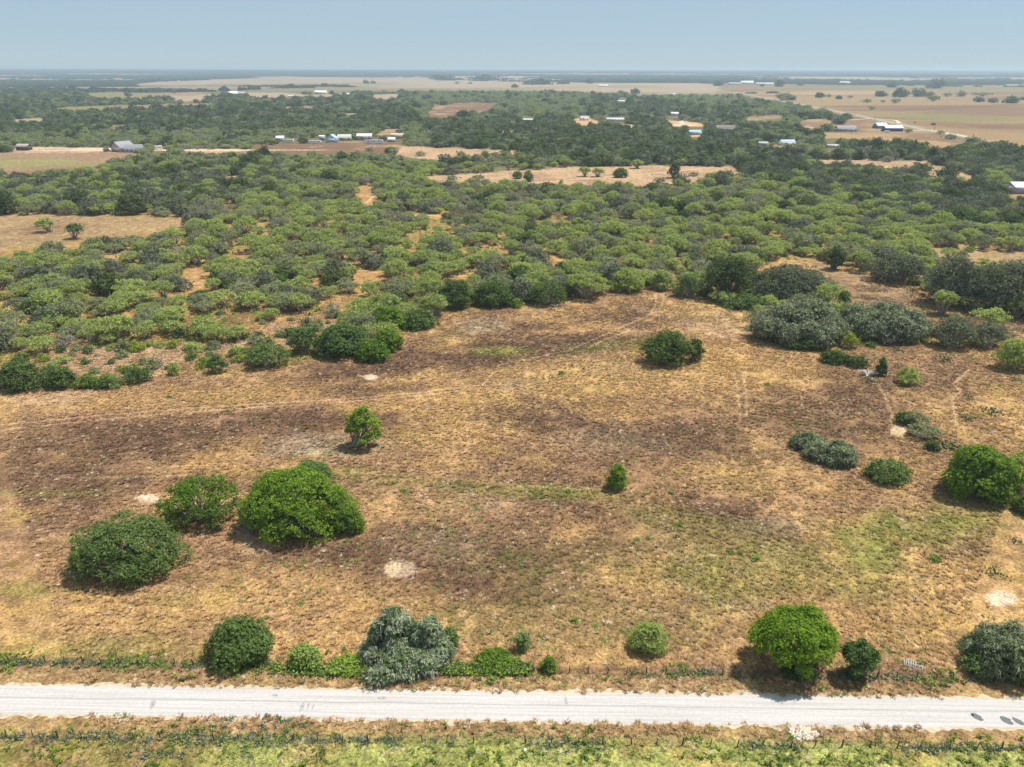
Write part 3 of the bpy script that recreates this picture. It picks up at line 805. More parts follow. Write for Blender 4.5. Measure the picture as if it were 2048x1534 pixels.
# --- hand-placed trees and shrubs of the pasture
T = plant
T('live_oak', 'wide dark green tree with grey twigs showing, nearest the road of the three-tree clump', 'tree', 'deep', 143, 366, 1030, 1182, 11, land='wide dark green tree of the three-tree clump')
T('mesquite_tree', 'light green open crowned tree between the two darker trees of the clump', 'tree', 'open', 317, 482, 950, 1070, 12, land='open crowned tree in the clump')
T('live_oak', 'biggest bright green tree, right hand one of the clump in the pasture', 'tree', 'bright', 474, 712, 938, 1096, 1313, kden=1.2, land='biggest bright green tree in the pasture')
T('shrub', 'bright green shrub growing out of the right side of the biggest tree', 'shrub', 'bright', 660, 730, 1010, 1075, 14)
T('shrub', 'feathery dark green shrub peeping over the back of the biggest bright green tree', 'shrub', 'feather', 576, 662, 919, 975, 15)
T('dead_bush', 'bare grey brush between the light green tree and the biggest tree', 'dead bush', 'mesqg', 470, 522, 1030, 1080, 16, kden=.12)
T('mesquite_tree', 'small leaning tree with an open crown standing alone in the middle of the pasture', 'tree', 'open', 688, 760, 812, 890, 17, base=(713, 892), ky=.8, kden=1.6, land='small leaning tree')
T('mesquite_tree', 'tiny upright tree standing alone right of the pasture centre', 'tree', 'bright', 1214, 1255, 928, 978, 18, base=(1226, 976), land='tiny upright tree')
T('live_oak', 'dark dense rounded oak standing alone in the upper pasture', 'tree', 'oak', 1282, 1392, 660, 738, 19, leaf='deep', kden=1.3, land='dark lone oak in the upper pasture')
T('shrub', 'paler shrub growing against the right side of the lone dark oak', 'shrub', 'shrub', 1368, 1413, 676, 727, 20, leaf='deep')
T('vine_thicket', 'low grey green vine covered mound, left of the round dark shrub', 'shrub', 'vine', 1578, 1650, 864, 906, 21, leaf='vined', land='low grey green vine mound')
T('vine_thicket', 'pale grey green vine mound joined to the right end of the low mound', 'shrub', 'vine', 1636, 1716, 880, 938, 22, leaf='vined')
T('vine_thicket', 'middle hump of the grey green vine mounds in the right pasture', 'shrub', 'vine', 1606, 1672, 880, 926, 122, leaf='vined')
T('shrub', 'low round dark green shrub in the pasture beside the grey green vine mound', 'shrub', 'deep', 1732, 1824, 918, 974, 23, land='low round dark shrub')
T('live_oak', 'big dark green domed tree near the right edge with shadow on its left', 'tree', 'feather', 1893, 2042, 893, 1018, 24, leaf='bright', land='big domed tree by the right edge')
T('shrub', 'lighter green bush just behind the big domed tree at the right edge', 'shrub', 'shrub', 2005, 2090, 893, 1000, 25)
T('shrub', 'dark bush at the right edge under the big domed tree', 'shrub', 'deep', 2035, 2100, 990, 1040, 26)
T('shrub', 'dense round dark green bush by the road fence, leftmost of the roadside', 'shrub', 'feather', 408, 544, 1236, 1345, 27, leaf='deep', land='dense round bush by the road')
T('vine_thicket', 'tall vine smothered tree with pale hanging stems beside the road', 'tree', 'vine', 716, 908, 1250, 1368, 128, kden=1.3, land='tall vine smothered tree')
T('vine_thicket', 'pale green peak of vines on the left of the vine smothered tree', 'shrub', 'vine', 735, 832, 1213, 1330, 29)
T('vine_thicket', 'right hand peak of the vine smothered tree by the road', 'shrub', 'vine', 822, 895, 1234, 1330, 129)
T('shrub', 'green bush at the right shoulder of the vine smothered tree', 'shrub', 'bright', 880, 920, 1254, 1300, 30, leaf='feather')
T('shrub', 'light green rounded bush alone above the road fence, right of centre', 'shrub', 'shrub', 1258, 1336, 1244, 1316, 31, leaf='mesq', kden=1.3, land='light green rounded bush')
T('mesquite_tree', 'bright green umbrella shaped tree casting a dark shadow on the roadside', 'tree', 'umb', 1508, 1676, 1229, 1345, 32, base=(1596, 1334), land='bright green umbrella tree')
T('mesquite_tree', 'small dark green tree with a flat top right of the umbrella tree', 'tree', 'umb', 1690, 1757, 1284, 1350, 33, base=(1714, 1352), leaf='feather', land='small flat topped tree')
T('vine_thicket', 'dark vine covered thicket cut by the right edge beside the road', 'tree', 'vine', 1940, 2110, 1246, 1378, 34, leaf='vined', kden=1.2, land='dark thicket at the right edge of the road')
T('shrub', 'green bush at the left foot of the dark roadside thicket', 'shrub', 'deep', 1925, 2010, 1300, 1365, 35)
T('shrub', 'small thin bush with a brown base just above the roadside hedge', 'shrub', 'shrub', 1025, 1063, 1263, 1308, 36, leaf='feather')
T('shrub', 'small round bright green bush on the fence line right of the hedge', 'shrub', 'bright', 1080, 1115, 1313, 1349, 37)
T('shrub', 'bright green hedge of bushes right of the vine smothered tree', 'shrub', 'bright', 940, 1042, 1296, 1350, 38)
T('shrub', 'leafy green bush between the round bush and the vine smothered tree', 'shrub', 'bright', 575, 642, 1288, 1346, 39, leaf='weed')
T('shrub', 'low green bush touching the left foot of the vine smothered tree', 'shrub', 'bright', 655, 740, 1308, 1352, 40)
T('shrub', 'yellow green bush at the bottom left of the vine smothered tree', 'shrub', 'lime', 712, 760, 1330, 1366, 41)
T('shrub', 'dark green growth round the foot of the small flat topped tree', 'shrub', 'deep', 1690, 1732, 1330, 1362, 42)
T('shrub', 'low dark bush in the shade under the umbrella tree', 'shrub', 'deep', 1560, 1625, 1325, 1362, 43)
# right-hand pasture
T('shrub', 'green bush of the scrubby group beside the bare sandy spot', 'shrub', 'deep', 1790, 1830, 822, 852, 44)
T('shrub', 'grey twiggy bush right of the bare sandy spot', 'shrub', 'mesqg', 1808, 1862, 822, 860, 45, kden=1.3)
T('shrub', 'dusty green bush below the grey twiggy bush by the sandy spot', 'shrub', 'mesqg', 1815, 1886, 846, 886, 46, kden=1.5)
T('shrub', 'small dark bush lowest of the scrubby group left of the domed tree', 'shrub', 'deep', 1848, 1880, 880, 904, 47)
T('shrub', 'low spreading green shrub at the tip of the vine mounds', 'shrub', 'deep', 1640, 1702, 700, 732, 48)
T('shrub', 'dark shrub right of the low spreading shrub and above the bleached brush', 'shrub', 'deep', 1690, 1738, 712, 738, 49)
T('shrub', 'upright green bush right of the bleached fallen brush', 'shrub', 'feather', 1752, 1776, 714, 754, 50)
T('shrub', 'pale green round bush standing right of the bleached fallen brush', 'shrub', 'shrub', 1794, 1843, 733, 774, 51, land='pale green round bush')
T('mesquite_tree', 'light green tree cut by the right edge above the pasture path', 'tree', 'shrub', 1988, 2075, 676, 748, 52, kden=1.2, land='light green tree at the right edge')
T('vine_thicket', 'big grey vine draped mound at the corner of the pasture', 'thicket', 'vine', 1506, 1690, 598, 700, 53, leaf='vined', kden=1.0, land='big grey vine mound')
T('vine_thicket', 'long grey green vine draped mound right of the biggest mound', 'thicket', 'vine', 1680, 1862, 606, 692, 54, leaf='vined', land='long vine mound')
T('shrub', 'yellow green shrub in front of the gap between the two vine mounds', 'shrub', 'lime', 1680, 1722, 662, 700, 55)
T('shrub', 'dark shrub at the foot of the biggest vine mound', 'shrub', 'deep', 1560, 1650, 665, 703, 56)
T('shrub', 'small yellow green bush right of the long vine mound', 'shrub', 'lime', 1815, 1840, 676, 692, 57)
T('mesquite_tree', 'grey green tree right of the long vine mound with its trunk showing', 'tree', 'oakg', 1862, 1955, 634, 704, 58)
T('mesquite_tree', 'low grey green tree between the long mound and the light green edge tree', 'tree', 'oakg', 1945, 2025, 646, 702, 59)
T('live_oak', 'dark oak left of the grey limbed oak at the top corner of the pasture', 'tree', 'oak', 1402, 1502, 512, 606, 60, land='dark corner oak')
T('live_oak', 'large grey limbed oak behind the biggest vine mound', 'tree', 'oakg', 1500, 1672, 530, 612, 61, kden=1.3, land='large grey limbed oak')
T('shrub', 'green bushes along the foot of the dark corner oak', 'shrub', 'deep', 1440, 1545, 586, 622, 62)
T('live_oak', 'dusty oak in the gap above the long vine mound', 'tree', 'oakg', 1735, 1855, 505, 572, 63, kden=1.2, land='dusty oak in the gap')
T('live_oak', 'tall dark oak, left half of the big oak pair at the right edge', 'tree', 'oakg', 1850, 1970, 512, 620, 64, kden=1.2, land='big oak pair at the right')
T('live_oak', 'tall dark oak cut by the right edge of the picture', 'tree', 'oak', 1920, 2100, 520, 642, 65, kden=1.1, leaf='oakg')
T('mesquite_tree', 'small green tree in front of the big oak pair', 'tree', 'mesq', 1864, 1912, 582, 634, 66, kden=1.6)
T('mesquite_tree', 'thin green tree sticking up between the two vine mounds', 'tree', 'feather', 1668, 1702, 582, 640, 67)
T('cedar_tree', 'narrow dark upright tree standing among the pale mesquites', 'tree', 'oak', 1652, 1692, 490, 542, 68, kden=1.4, land='narrow dark upright tree')
# field edge on the left
T('live_oak', 'large rounded green tree at the left edge of the pasture corner', 'tree', 'deep', -8, 92, 722, 788, 70, land='rounded tree at the left edge')
T('shrub', 'green bush right of the large rounded left edge tree', 'shrub', 'bright', 88, 150, 734, 782, 71, leaf='deep')
T('shrub', 'low light green bush third from the left along the pasture edge', 'shrub', 'shrub', 150, 200, 744, 780, 72, leaf='bright')
T('shrub', 'rounded light green bush fourth from the left along the pasture edge', 'shrub', 'shrub', 192, 248, 746, 781, 73, leaf='feather')
T('shrub', 'spreading bush on the pasture edge left of the small sapling', 'shrub', 'shrub', 246, 304, 732, 771, 74, leaf='feather')
T('shrub', 'small sapling standing clear at the sandy pasture edge', 'shrub', 'shrub', 334, 362, 724, 752, 75)
T('shrub', 'round bright bush at the sandy edge left of the twiggy grey green bush', 'shrub', 'shrub', 412, 456, 708, 750, 76, leaf='feather')
T('mesquite_tree', 'wide twiggy grey green bush left of the dense dark green bush', 'shrub', 'oakg', 486, 583, 686, 742, 77, leaf='deep', land='wide twiggy bush')
T('shrub', 'pale shrub between the twiggy bush and the dense dark bush', 'shrub', 'shrub', 575, 640, 650, 712, 78, leaf='feather')
T('live_oak', 'dense dark green bush bulging into the pasture edge', 'tree', 'feather', 628, 745, 648, 722, 79, land='dense dark green bush')
T('shrub', 'bright green bush on the right flank of the dense dark green bush', 'shrub', 'bright', 708, 782, 680, 728, 80)
T('shrub', 'bright leafy bush behind the right flank of the dense dark bush', 'shrub', 'bright', 742, 808, 656, 706, 81)
T('mesquite_tree', 'bright green bush pointing right at the notch of the pasture edge', 'tree', 'bright', 800, 873, 616, 662, 82, leaf='feather', land='bright bush at the notch')
T('mesquite_tree', 'bright green bush left of the notch of the pasture edge', 'tree', 'bright', 748, 815, 612, 664, 83)
T('shrub', 'small dark lone shrub on the brown ground left of the dense dark bush', 'shrub', 'oak', 503, 527, 662, 680, 84)
T('live_oak', 'rounded dusty green tree on the upper pasture edge, left of the fallen white branch', 'tree', 'oakg', 1052, 1135, 560, 616, 85, leaf='deep', land='rounded dusty tree')
T('mesquite_tree', 'dense green tree on the upper pasture edge second left of the white branch', 'tree', 'deep', 940, 1030, 562, 619, 86, land='dense tree on the upper pasture edge')
T('mesquite_tree', 'green tree on the upper pasture edge just right of the notch', 'tree', 'deep', 872, 948, 560, 622, 87)
T('mesquite_tree', 'wide light green tree behind the fallen white branch', 'tree', 'mesq', 1130, 1215, 545, 604, 88, kden=1.5, leaf='mesq')
T('mesquite_tree', 'light green tree on the pasture edge right of the white branch', 'tree', 'bright', 1215, 1290, 535, 588, 89, leaf='mesq')
T('shrub', 'low bright shrub at the pasture edge between the two dense trees', 'shrub', 'lime', 1015, 1050, 595, 618, 90, leaf='bright')
T('mesquite_tree', 'light green rounded tree on the top edge of the pasture', 'tree', 'shrub', 1300, 1352, 540, 584, 91, kden=1.3)
T('mesquite_tree', 'light green tree between the top edge tree and the dark corner oak', 'tree', 'shrub', 1345, 1405, 545, 598, 92, leaf='feather')
# lone trees in the clearings
T('mesquite_tree', 'slender umbrella tree standing alone, left one of the two in the left clearing', 'tree', 'mesq', 70, 106, 434, 464, 93, base=(96, 464), kden=1.5)
T('mesquite_tree', 'rounded light green tree, right one of the two in the left clearing', 'tree', 'mesq', 132, 166, 445, 478, 94, base=(150, 477), kden=1.5, leaf='feather')
T('live_oak', 'dark upright tree standing in the pale sandy clearing', 'tree', 'oak', 1334, 1362, 320, 357, 95, land='dark tree of the pale clearing')
T('mesquite_tree', 'light tree left of the dark upright tree in the pale clearing', 'tree', 'deep', 1224, 1256, 335, 356, 96)
T('mesquite_tree', 'wide pale tree at the middle of the pale sandy clearing', 'tree', 'mesq', 1156, 1184, 333, 354, 97, kden=1.5)
T('mesquite_tree', 'small pale tree touching the wide one in the pale clearing', 'tree', 'mesq', 1184, 1212, 335, 355, 98, kden=1.4)
T('mesquite_tree', 'small round tree at the left end of the pale sandy clearing', 'tree', 'deep', 1024, 1046, 341, 358, 99)
T('mesquite_tree', 'upright small tree second from the left end of the pale clearing', 'tree', 'deep', 1046, 1068, 340, 364, 100)
T('mesquite_tree', 'small flat topped tree against the dark oaks above the pale clearing', 'tree', 'mesq', 1262, 1288, 318, 337, 101, base=(1275, 337), kden=1.5)
T('shrub', 'tiny shrub on the bare front part of the pale clearing', 'shrub', 'shrub', 1116, 1128, 357, 367, 102)
T('live_oak', 'tall very dark tree cut by the left edge above the left clearing', 'tree', 'oak', -30, 32, 378, 432, 103, kden=1.2)
T('live_oak', 'large dark oak at the top edge of the left clearing', 'tree', 'oakg', 230, 292, 386, 432, 104, leaf='oak', kden=1.2, land='dark oak of the left clearing')

# bleached fallen brush, fallen branch
def dead_wood(name, label, px, py, r, h, n, seed, cat='dead wood'):
    rng = np.random.default_rng(seed); c = at(px, py); root = empty(name, (c[0], c[1], 0)); tag(root, label, cat)
    b = Buf()
    for k in range(n):
        a = rng.uniform(-.2, 3.4); e = np.array([math.cos(a) * r * rng.uniform(.5, 1), math.sin(a) * r * .6 * rng.uniform(.5, 1), h * rng.uniform(.2, 1)])
        m_ = e * .5 + np.array([0, 0, h * .35]) + rng.normal(0, .12, 3)
        tube(b, [(0, 0, .1), m_, e], [.13, .08, .03], 4)
    b.build('branches', M['dead'], root)
    t2 = Buf(); tube(t2, [(-r * .2, -.3, .12), (r * .3, .1, .3), (r * .75, .5, .45)], [.24, .19, .1], 6); t2.build('trunk', M['dead'], root)
dead_wood('fallen_brush', 'bleached bare fallen brush at the edge of the right pasture', 1735, 752, 3.4, 1.8, 60, 5)
dead_wood('fallen_branch', 'white fallen branch lying on the upper pasture edge', 1110, 614, 2.6, 1.4, 6, 6)
dead_wood('dead_bush', 'pale bare bush in the tree belt left of centre', 290, 492, 3.4, 3.0, 55, 8, 'dead bush')

# small green plants dotted in the pasture
rng = np.random.default_rng(77)
proto = None
SMALL = [(1123, 748, 7, 'small dark green plant in the gold grass left of the lone oak'), (1535, 770, 6, 'small green plant below and right of the lone oak'), (1012, 942, 5, 'tiny green plant in the middle of the pasture left of the tiny tree'),
         (788, 967, 5, 'small green plant right of the feathery shrub'), (806, 983, 7, 'grey green plant further right of the biggest tree'), (1340, 985, 6, 'green plant right of the tiny upright tree'),
         (1136, 985, 6, 'green plant left of the tiny upright tree on the track'), (1275, 1080, 6, 'green plant in the lower pasture, left of two others'), (1298, 1076, 6, 'green plant in the lower pasture, middle one of three'),
         (1460, 1105, 8, 'bright green plant right of centre in the lower pasture'), (1510, 1118, 9, 'broad bright green plant in the lower pasture'), (1483, 1109, 6, 'little bright plant between two larger ones in the lower pasture'),
         (1358, 1050, 7, 'leafy plant above the three lower pasture plants'), (147, 1083, 7, 'small green plant left of the wide dark green tree'), (1150, 1245, 9, 'low green plant in the grass above the roadside'),
         (1870, 1120, 12, 'grey green low plant in the olive grass'), (1010, 1368, 5, 'tiny plant on the road verge'), (1040, 1330, 7, 'low plant on the fence line beside the hedge'), (340, 795, 6, 'tiny green plant at the top left of the pasture')]
ks = []
for k in range(3):
    b, wb, _, _ = plant_bufs(np.random.default_rng(200 + k), 'shrub', .9, .9, .7, .16, kden=1.1)
    ks.append((b.mesh('crown', M['weed']), wb.mesh('stem', M['twig'])))
for k, (px, py, wpx, lab) in enumerate(SMALL):
    p = at(px, py); r = wpx / F * float(proj(p[0], p[1])[2])
    root = empty('pasture_plant', (p[0], p[1], 0), k * 1.7, (r / .9,) * 3); tag(root, lab, 'plant', 'small plants in the pasture')
    o = bpy.data.objects.new('crown', ks[k % 3][0]); COL.objects.link(o); o.parent = root

# prickly pears
def pear(seed):
    rng = np.random.default_rng(seed); b = Buf()
    for k in range(46):
        x, y = rng.normal(0, 1.0, 2); z = abs(rng.normal(.35, .3)); a = rng.uniform(0, 3.14); tl = rng.normal(0, .4); r = rng.uniform(.16, .26)
        th = np.linspace(0, 2 * math.pi, 10, endpoint=False)
        u = np.array([math.cos(a), math.sin(a), 0]); v = np.array([-math.sin(a) * math.sin(tl), math.cos(a) * math.sin(tl), math.cos(tl)]); nrm = np.cross(u, v)
        rim = np.array([x, y, z + r]) + r * .8 * np.cos(th)[:, None] * u + r * np.sin(th)[:, None] * v
        c = np.array([x, y, z + r])
        V = np.concatenate([rim, [c + nrm * .05, c - nrm * .05]])
        b.add(V, [(q, (q + 1) % 10, 10) for q in range(10)] + [((q + 1) % 10, q, 11) for q in range(10)])
    return b.mesh('prickly_pear', M['cactus'])
PM = [pear(1), pear(2), pear(3)]
for k, (px, py, s, lab) in enumerate([(1797, 704, 1.3, 'prickly pear patch in front of the long vine mound'), (1886, 720, 1.5, 'wide prickly pear patch below the grey green tree'), (1795, 733, .9, 'prickly pear patch beside the pale green round bush'),
        (1740, 764, 1.2, 'prickly pear patch under the bleached brush'), (1936, 794, .9, 'prickly pear patch right of the cattle path'), (2030, 762, 1.0, 'prickly pear patch below the right edge tree'),
        (1990, 828, 1.5, 'green prickly pear patch far right of the pasture'), (1930, 838, 1.0, 'dark prickly pear patch in the brown right pasture'), (1888, 900, 1.6, 'prickly pear patch touching the left of the domed tree'),
        (1910, 897, 1.4, 'prickly pear patch above the left shoulder of the domed tree'), (1824, 582, 1.4, 'prickly pear patch beside the big oak pair'), (1990, 1150, 1.0, 'low prickly pear patch in the lower right grass'), (2034, 1085, .8, 'prickly pear patch at the right edge below the dark bush')]):
    p = at(px, py); root = empty('prickly_pear', (p[0], p[1], 0), k * 2.1, (s, s, s))
    o = bpy.data.objects.new('pads', PM[k % 3]); COL.objects.link(o); o.parent = root  # all the cactus pads of one patch, joined in one mesh
    tag(root, lab, 'cactus', 'prickly pears of the right pasture')

# ------------------------------------------------------------------ the tree belt and the woods behind
def proto(style, seed, R, h, size, kden=1.0, leaf=None):
    rng = np.random.default_rng(seed)
    b, wb, _, _ = plant_bufs(rng, style, R, R * rng.uniform(.85, 1.1), h, size, kden=kden)
    s = STYLE[style]
    lf = M[leaf or s['leaf']]; wd = M[s['wood']]
    j = Buf().extend(b, 0).extend(wb, 1)
    return dict(style=style, R=R, h=h, crown=b.mesh('crown', lf), trunk=wb.mesh('trunk', wd), whole=j, mats=[lf, wd])

M['far'] = leaf_mat('distant brush leaves', [(.19, .225, .10), (.25, .30, .105), (.33, .385, .14)], trans=.4)
MESQ = [proto('mesq', 300 + k, 5.2, 5.2 + .3 * (k % 4), .25, 1.0, ['mesq','mesq','mesqg','mesq','mesqg','mesq'][k % 6]) for k in range(9)]
MESQ += [proto('mesqg', 320 + k, 4.8, 4.4, .27, [.8, .45, .14][k]) for k in range(3)]
OAK = [proto('oak', 340 + k, 6.0, 6.2 + .3 * k, .34, .9) for k in range(4)] + [proto('oakg', 350 + k, 6.0, 6.0, .34, .9) for k in range(4)] + [proto('deep', 356 + k, 5.2, 5.0, .34, .9) for k in range(2)]
SHRUB = [proto('shrub', 360 + k, 2.2, 2.0, .24, .9, ['mesq', 'deep', 'mesqg', 'lime', 'deep', 'mesqg'][k]) for k in range(6)]
# coarse versions for the distance
FARM = [proto('mesq', 400 + k, 5.2, 4.8, .6, 1.15, 'far') for k in range(4)] + [proto('mesqg', 410 + k, 5.0, 4.2, .75, 1.2) for k in range(2)]
FARO = [proto('oak', 420 + k, 6.2, 6.4, .7, 1.2) for k in range(3)] + [proto('oakg', 430 + k, 6.0, 6.2, .7, 1.2) for k in range(2)] + [proto('deep', 436, 5.6, 5.4, .7, 1.2)]

def clump(seed, L, W, h, n, size, mat):
    rng = np.random.default_rng(seed); b = Buf()
    x = rng.uniform(-1, 1, n) * L; y = rng.uniform(-1, 1, n) * W
    top = h * (.45 + .75 * vnoise(x + seed * 31, y, 14, 2)) * np.clip(1.25 - (x / L) ** 2, .3, 1) * np.clip(1.2 - (y / W) ** 2, .3, 1)
    z = top * rng.uniform(.15, 1, n) ** .5
    cards(b, rng, np.stack([x, y, z], -1), rng.normal(0, .7, (n, 3)) + np.array([0, 0, .6]), size, 1.3)
    return dict(whole=b, mats=[mat], R=L, h=h)
CLUMP = [clump(500 + k, 34, 12, 9, 420, 2.2, M['darkveg']) for k in range(5)]

DARK = [([(830, 245), (1500, 235), (1500, 345), (1180, 332), (870, 300)], .80), ([(1470, 300), (1700, 318), (2300, 380), (2300, 490), (1830, 450), (1600, 388), (1460, 345)], .72),
        ([(-300, 372), (150, 360), (450, 330), (490, 400), (300, 434), (-300, 434)], .5), ([(-300, 178), (830, 190), (830, 262), (-300, 270)], .40), ([(-300, 215), (360, 220), (830, 232), (830, 258), (-300, 275)], .72),
        ([(1180, 190), (1700, 240), (1700, 300), (1180, 250)], .35), ([(180, 340), (520, 330), (620, 380), (300, 400)], .4), ([(1640, 290), (2300, 300), (2300, 380), (1700, 330)], .7)]

def scatter_zone(d0, d1, cell, seed, wide=.80):
    """jittered points between two distances"""
    rng = np.random.default_rng(seed)
    ys = np.arange(d0, d1, cell); P = []
    for yv in ys:
        xs = np.arange(-wide * yv - 20, wide * yv + 20, cell)
        P.append(np.stack([xs + rng.uniform(-.45, .45, len(xs)) * cell, np.full(len(xs), yv) + rng.uniform(-.45, .45, len(xs)) * cell], -1))
    return np.concatenate(P)

def open_ground(x, y, pad=0.0):
    px, py, dd_ = proj(x, y, 0.0)
    n = fbm(x, y, 26, 1) - .5
    hp = 6.0 / dd_ * F                      # a tree this near would hide what stands behind it
    o = py > edge_y(px) - 3 + pad
    for poly, kind in CLEAR:
        o |= in_poly(px + n * 14, py + n * 3, poly) | (in_poly(px + n * 24, py - hp * (.85 if kind != 'sand' else .5) + n * 8, poly) & (kind != 'pinkg'))
    for bx, by, bw in YARD: o |= (np.abs(px - bx) < bw / 2 + 3) & (py > by - 10) & (py < by + hp * 1.15)
    o |= in_poly(px, py, SANDY)
    for gx, gy, rx, ry in GAPS: o |= ((px - gx) / rx) ** 2 + ((py - gy) / ry) ** 2 + n * 1.6 < .30
    return o
def near_hand(x, y, r=6.5):
    o = np.zeros(len(x), bool)
    for _, px, py, hx, hy in HAND:
        o |= np.hypot(x - hx, y - hy) < r
    return o

rng = np.random.default_rng(4242)
recs = []           # kind index, proto index, x, y, scale, rot
P1 = scatter_zone(205, 620, 6.3, 1)
P2 = scatter_zone(620, 1250, 9.4, 2)
P3 = scatter_zone(1250, 2700, 15, 3)
P = np.concatenate([P1, P2, P3]); zone = np.concatenate([np.zeros(len(P1)), np.ones(len(P2)), np.full(len(P3), 2)])
px, py, dd = proj(P[:, 0], P[:, 1], 0.0)
keep = ~open_ground(P[:, 0], P[:, 1]) & ~near_hand(P[:, 0], P[:, 1])
keep &= ~((fbm(P[:, 0], P[:, 1], 40, 21, 3) < .22) & (zone == 0)) & ~((fbm(P[:, 0], P[:, 1], 10, 22, 2) < np.where(px < 900, .37, .31)) & (py > 440)) & (rng.random(len(P)) > np.where(zone == 0, .06, .06))
# the highway corridor and the far-left field stay open
P = P[keep]; zone = zone[keep]; px = px[keep]; py = py[keep]; dd = dd[keep]
pd = np.full(len(P), .05)
for poly, pr in DARK: pd = np.where(in_poly(px, py, poly), pr, pd)
cl = fbm(P[:, 0], P[:, 1], 60, 33, 3)
pd = np.clip(pd + (cl - .5) * np.where(pd > .2, 1.2, .5), 0.02, .97)
dark = rng.random(len(P)) < pd
shr = (~dark) & (rng.random(len(P)) < np.where(zone == 0, .13, 0))
big = rng.random(len(P))
scl = np.where(dark, .68 + .62 * big ** 1.3, .50 + .74 * big ** 1.2)
scl = np.where(zone == 2, scl * 1.45, scl)
scl = np.where(shr, .6 + .8 * big, scl)
tone = np.clip(fbm(P[:, 0], P[:, 1], 90, 51, 3) + rng.normal(0, .18, len(P)), 0, .999)

# sandy shrubs on the left
PS = scatter_zone(150, 240, 4.6, 9)
sx, sy, sd = proj(PS[:, 0], PS[:, 1], 0.0)
ksel = in_poly(sx, sy, SANDY) & (rng.random(len(PS)) < .50) & ~near_hand(PS[:, 0], PS[:, 1], 3.5)
PS = PS[ksel]

kinds = np.where(dark, 1, np.where(shr, 2, 0))
PX = np.concatenate([P[:, 0], PS[:, 0]]); PY = np.concatenate([P[:, 1], PS[:, 1]])
kinds = np.concatenate([kinds, np.full(len(PS), 2)])
scl = np.concatenate([scl, rng.uniform(.4, 1.35, len(PS))])
tone = np.concatenate([tone, rng.random(len(PS))])
dep = proj(PX, PY, 0.0)[2]; ppx, ppy, _ = proj(PX, PY, 0.0)
rot = rng.uniform(0, 6.283, len(PX))
inframe = (ppx > -30) & (ppx < 2078)

WORDS = ['nearest', 'second nearest', 'third nearest', 'fourth nearest', 'fifth nearest', 'sixth nearest', 'seventh nearest', 'eighth nearest', 'ninth nearest', 'tenth nearest', 'eleventh nearest', 'twelfth nearest'] + ['%dth nearest' % k for k in range(13, 140)]
LANDS = [(l, a, b, x, y) for (l, a, b, x, y) in HAND if len(l.split()) <= 7]
KN = ['mesquite_tree', 'live_oak', 'shrub']; KW = ['mesquite', 'dark oak', 'low shrub']; KC = ['tree', 'tree', 'shrub']
KG = ['mesquite trees of the brush belt', 'dark oaks of the brush belt', 'low shrubs of the brush belt']
cnt = {}
single = np.zeros(len(PX), bool)
lx = np.array([l[3] for l in LANDS]); ly = np.array([l[4] for l in LANDS])
for kk in range(3):
    idx = np.where((kinds == kk) & inframe)[0]
    size_px = scl[idx] * [5.2, 6, 2.2][kk] / dep[idx]
    lim = [285, 250, 200][kk]
    sel = idx[np.argsort(-size_px)[:lim]]
    single[sel] = True
    info = []
    for q in sel:
        d_ = np.hypot(lx - PX[q], ly - PY[q]); a = int(np.argmin(d_))
        dx, dy = PX[q] - lx[a], PY[q] - ly[a]
        side = ('right of' if dx > 0 else 'left of') if abs(dx) > abs(dy) else ('behind' if dy > 0 else 'in front of')
        info.append((a, side, float(d_[a]), q))
    info.sort(key=lambda t_: (t_[0], t_[1], t_[2]))
    for a, side, d_, q in info:
        key = (kk, a, side); r = cnt.get(key, 0); cnt[key] = r + 1
        lab = '%s %s %s the %s' % (WORDS[r], KW[kk], side, LANDS[a][0])
        pool = [MESQ, OAK, SHRUB][kk]
        pr = pool[int(tone[q] * len(pool)) % len(pool)] if kk != 0 else MESQ[int(rng.integers(0, 9)) if tone[q] > .30 else 9 + int(rng.integers(0, 3))]
        s_ = scl[q]
        root = empty(KN[kk], (PX[q], PY[q], 0), rot[q], (s_, s_ * rng.uniform(.8, 1.2), s_ * rng.uniform(.72, 1.32)))
        tag(root, lab, KC[kk], KG[kk])
        for nm in ('crown', 'trunk'):
            o = bpy.data.objects.new(nm, pr[nm]); COL.objects.link(o); o.parent = root

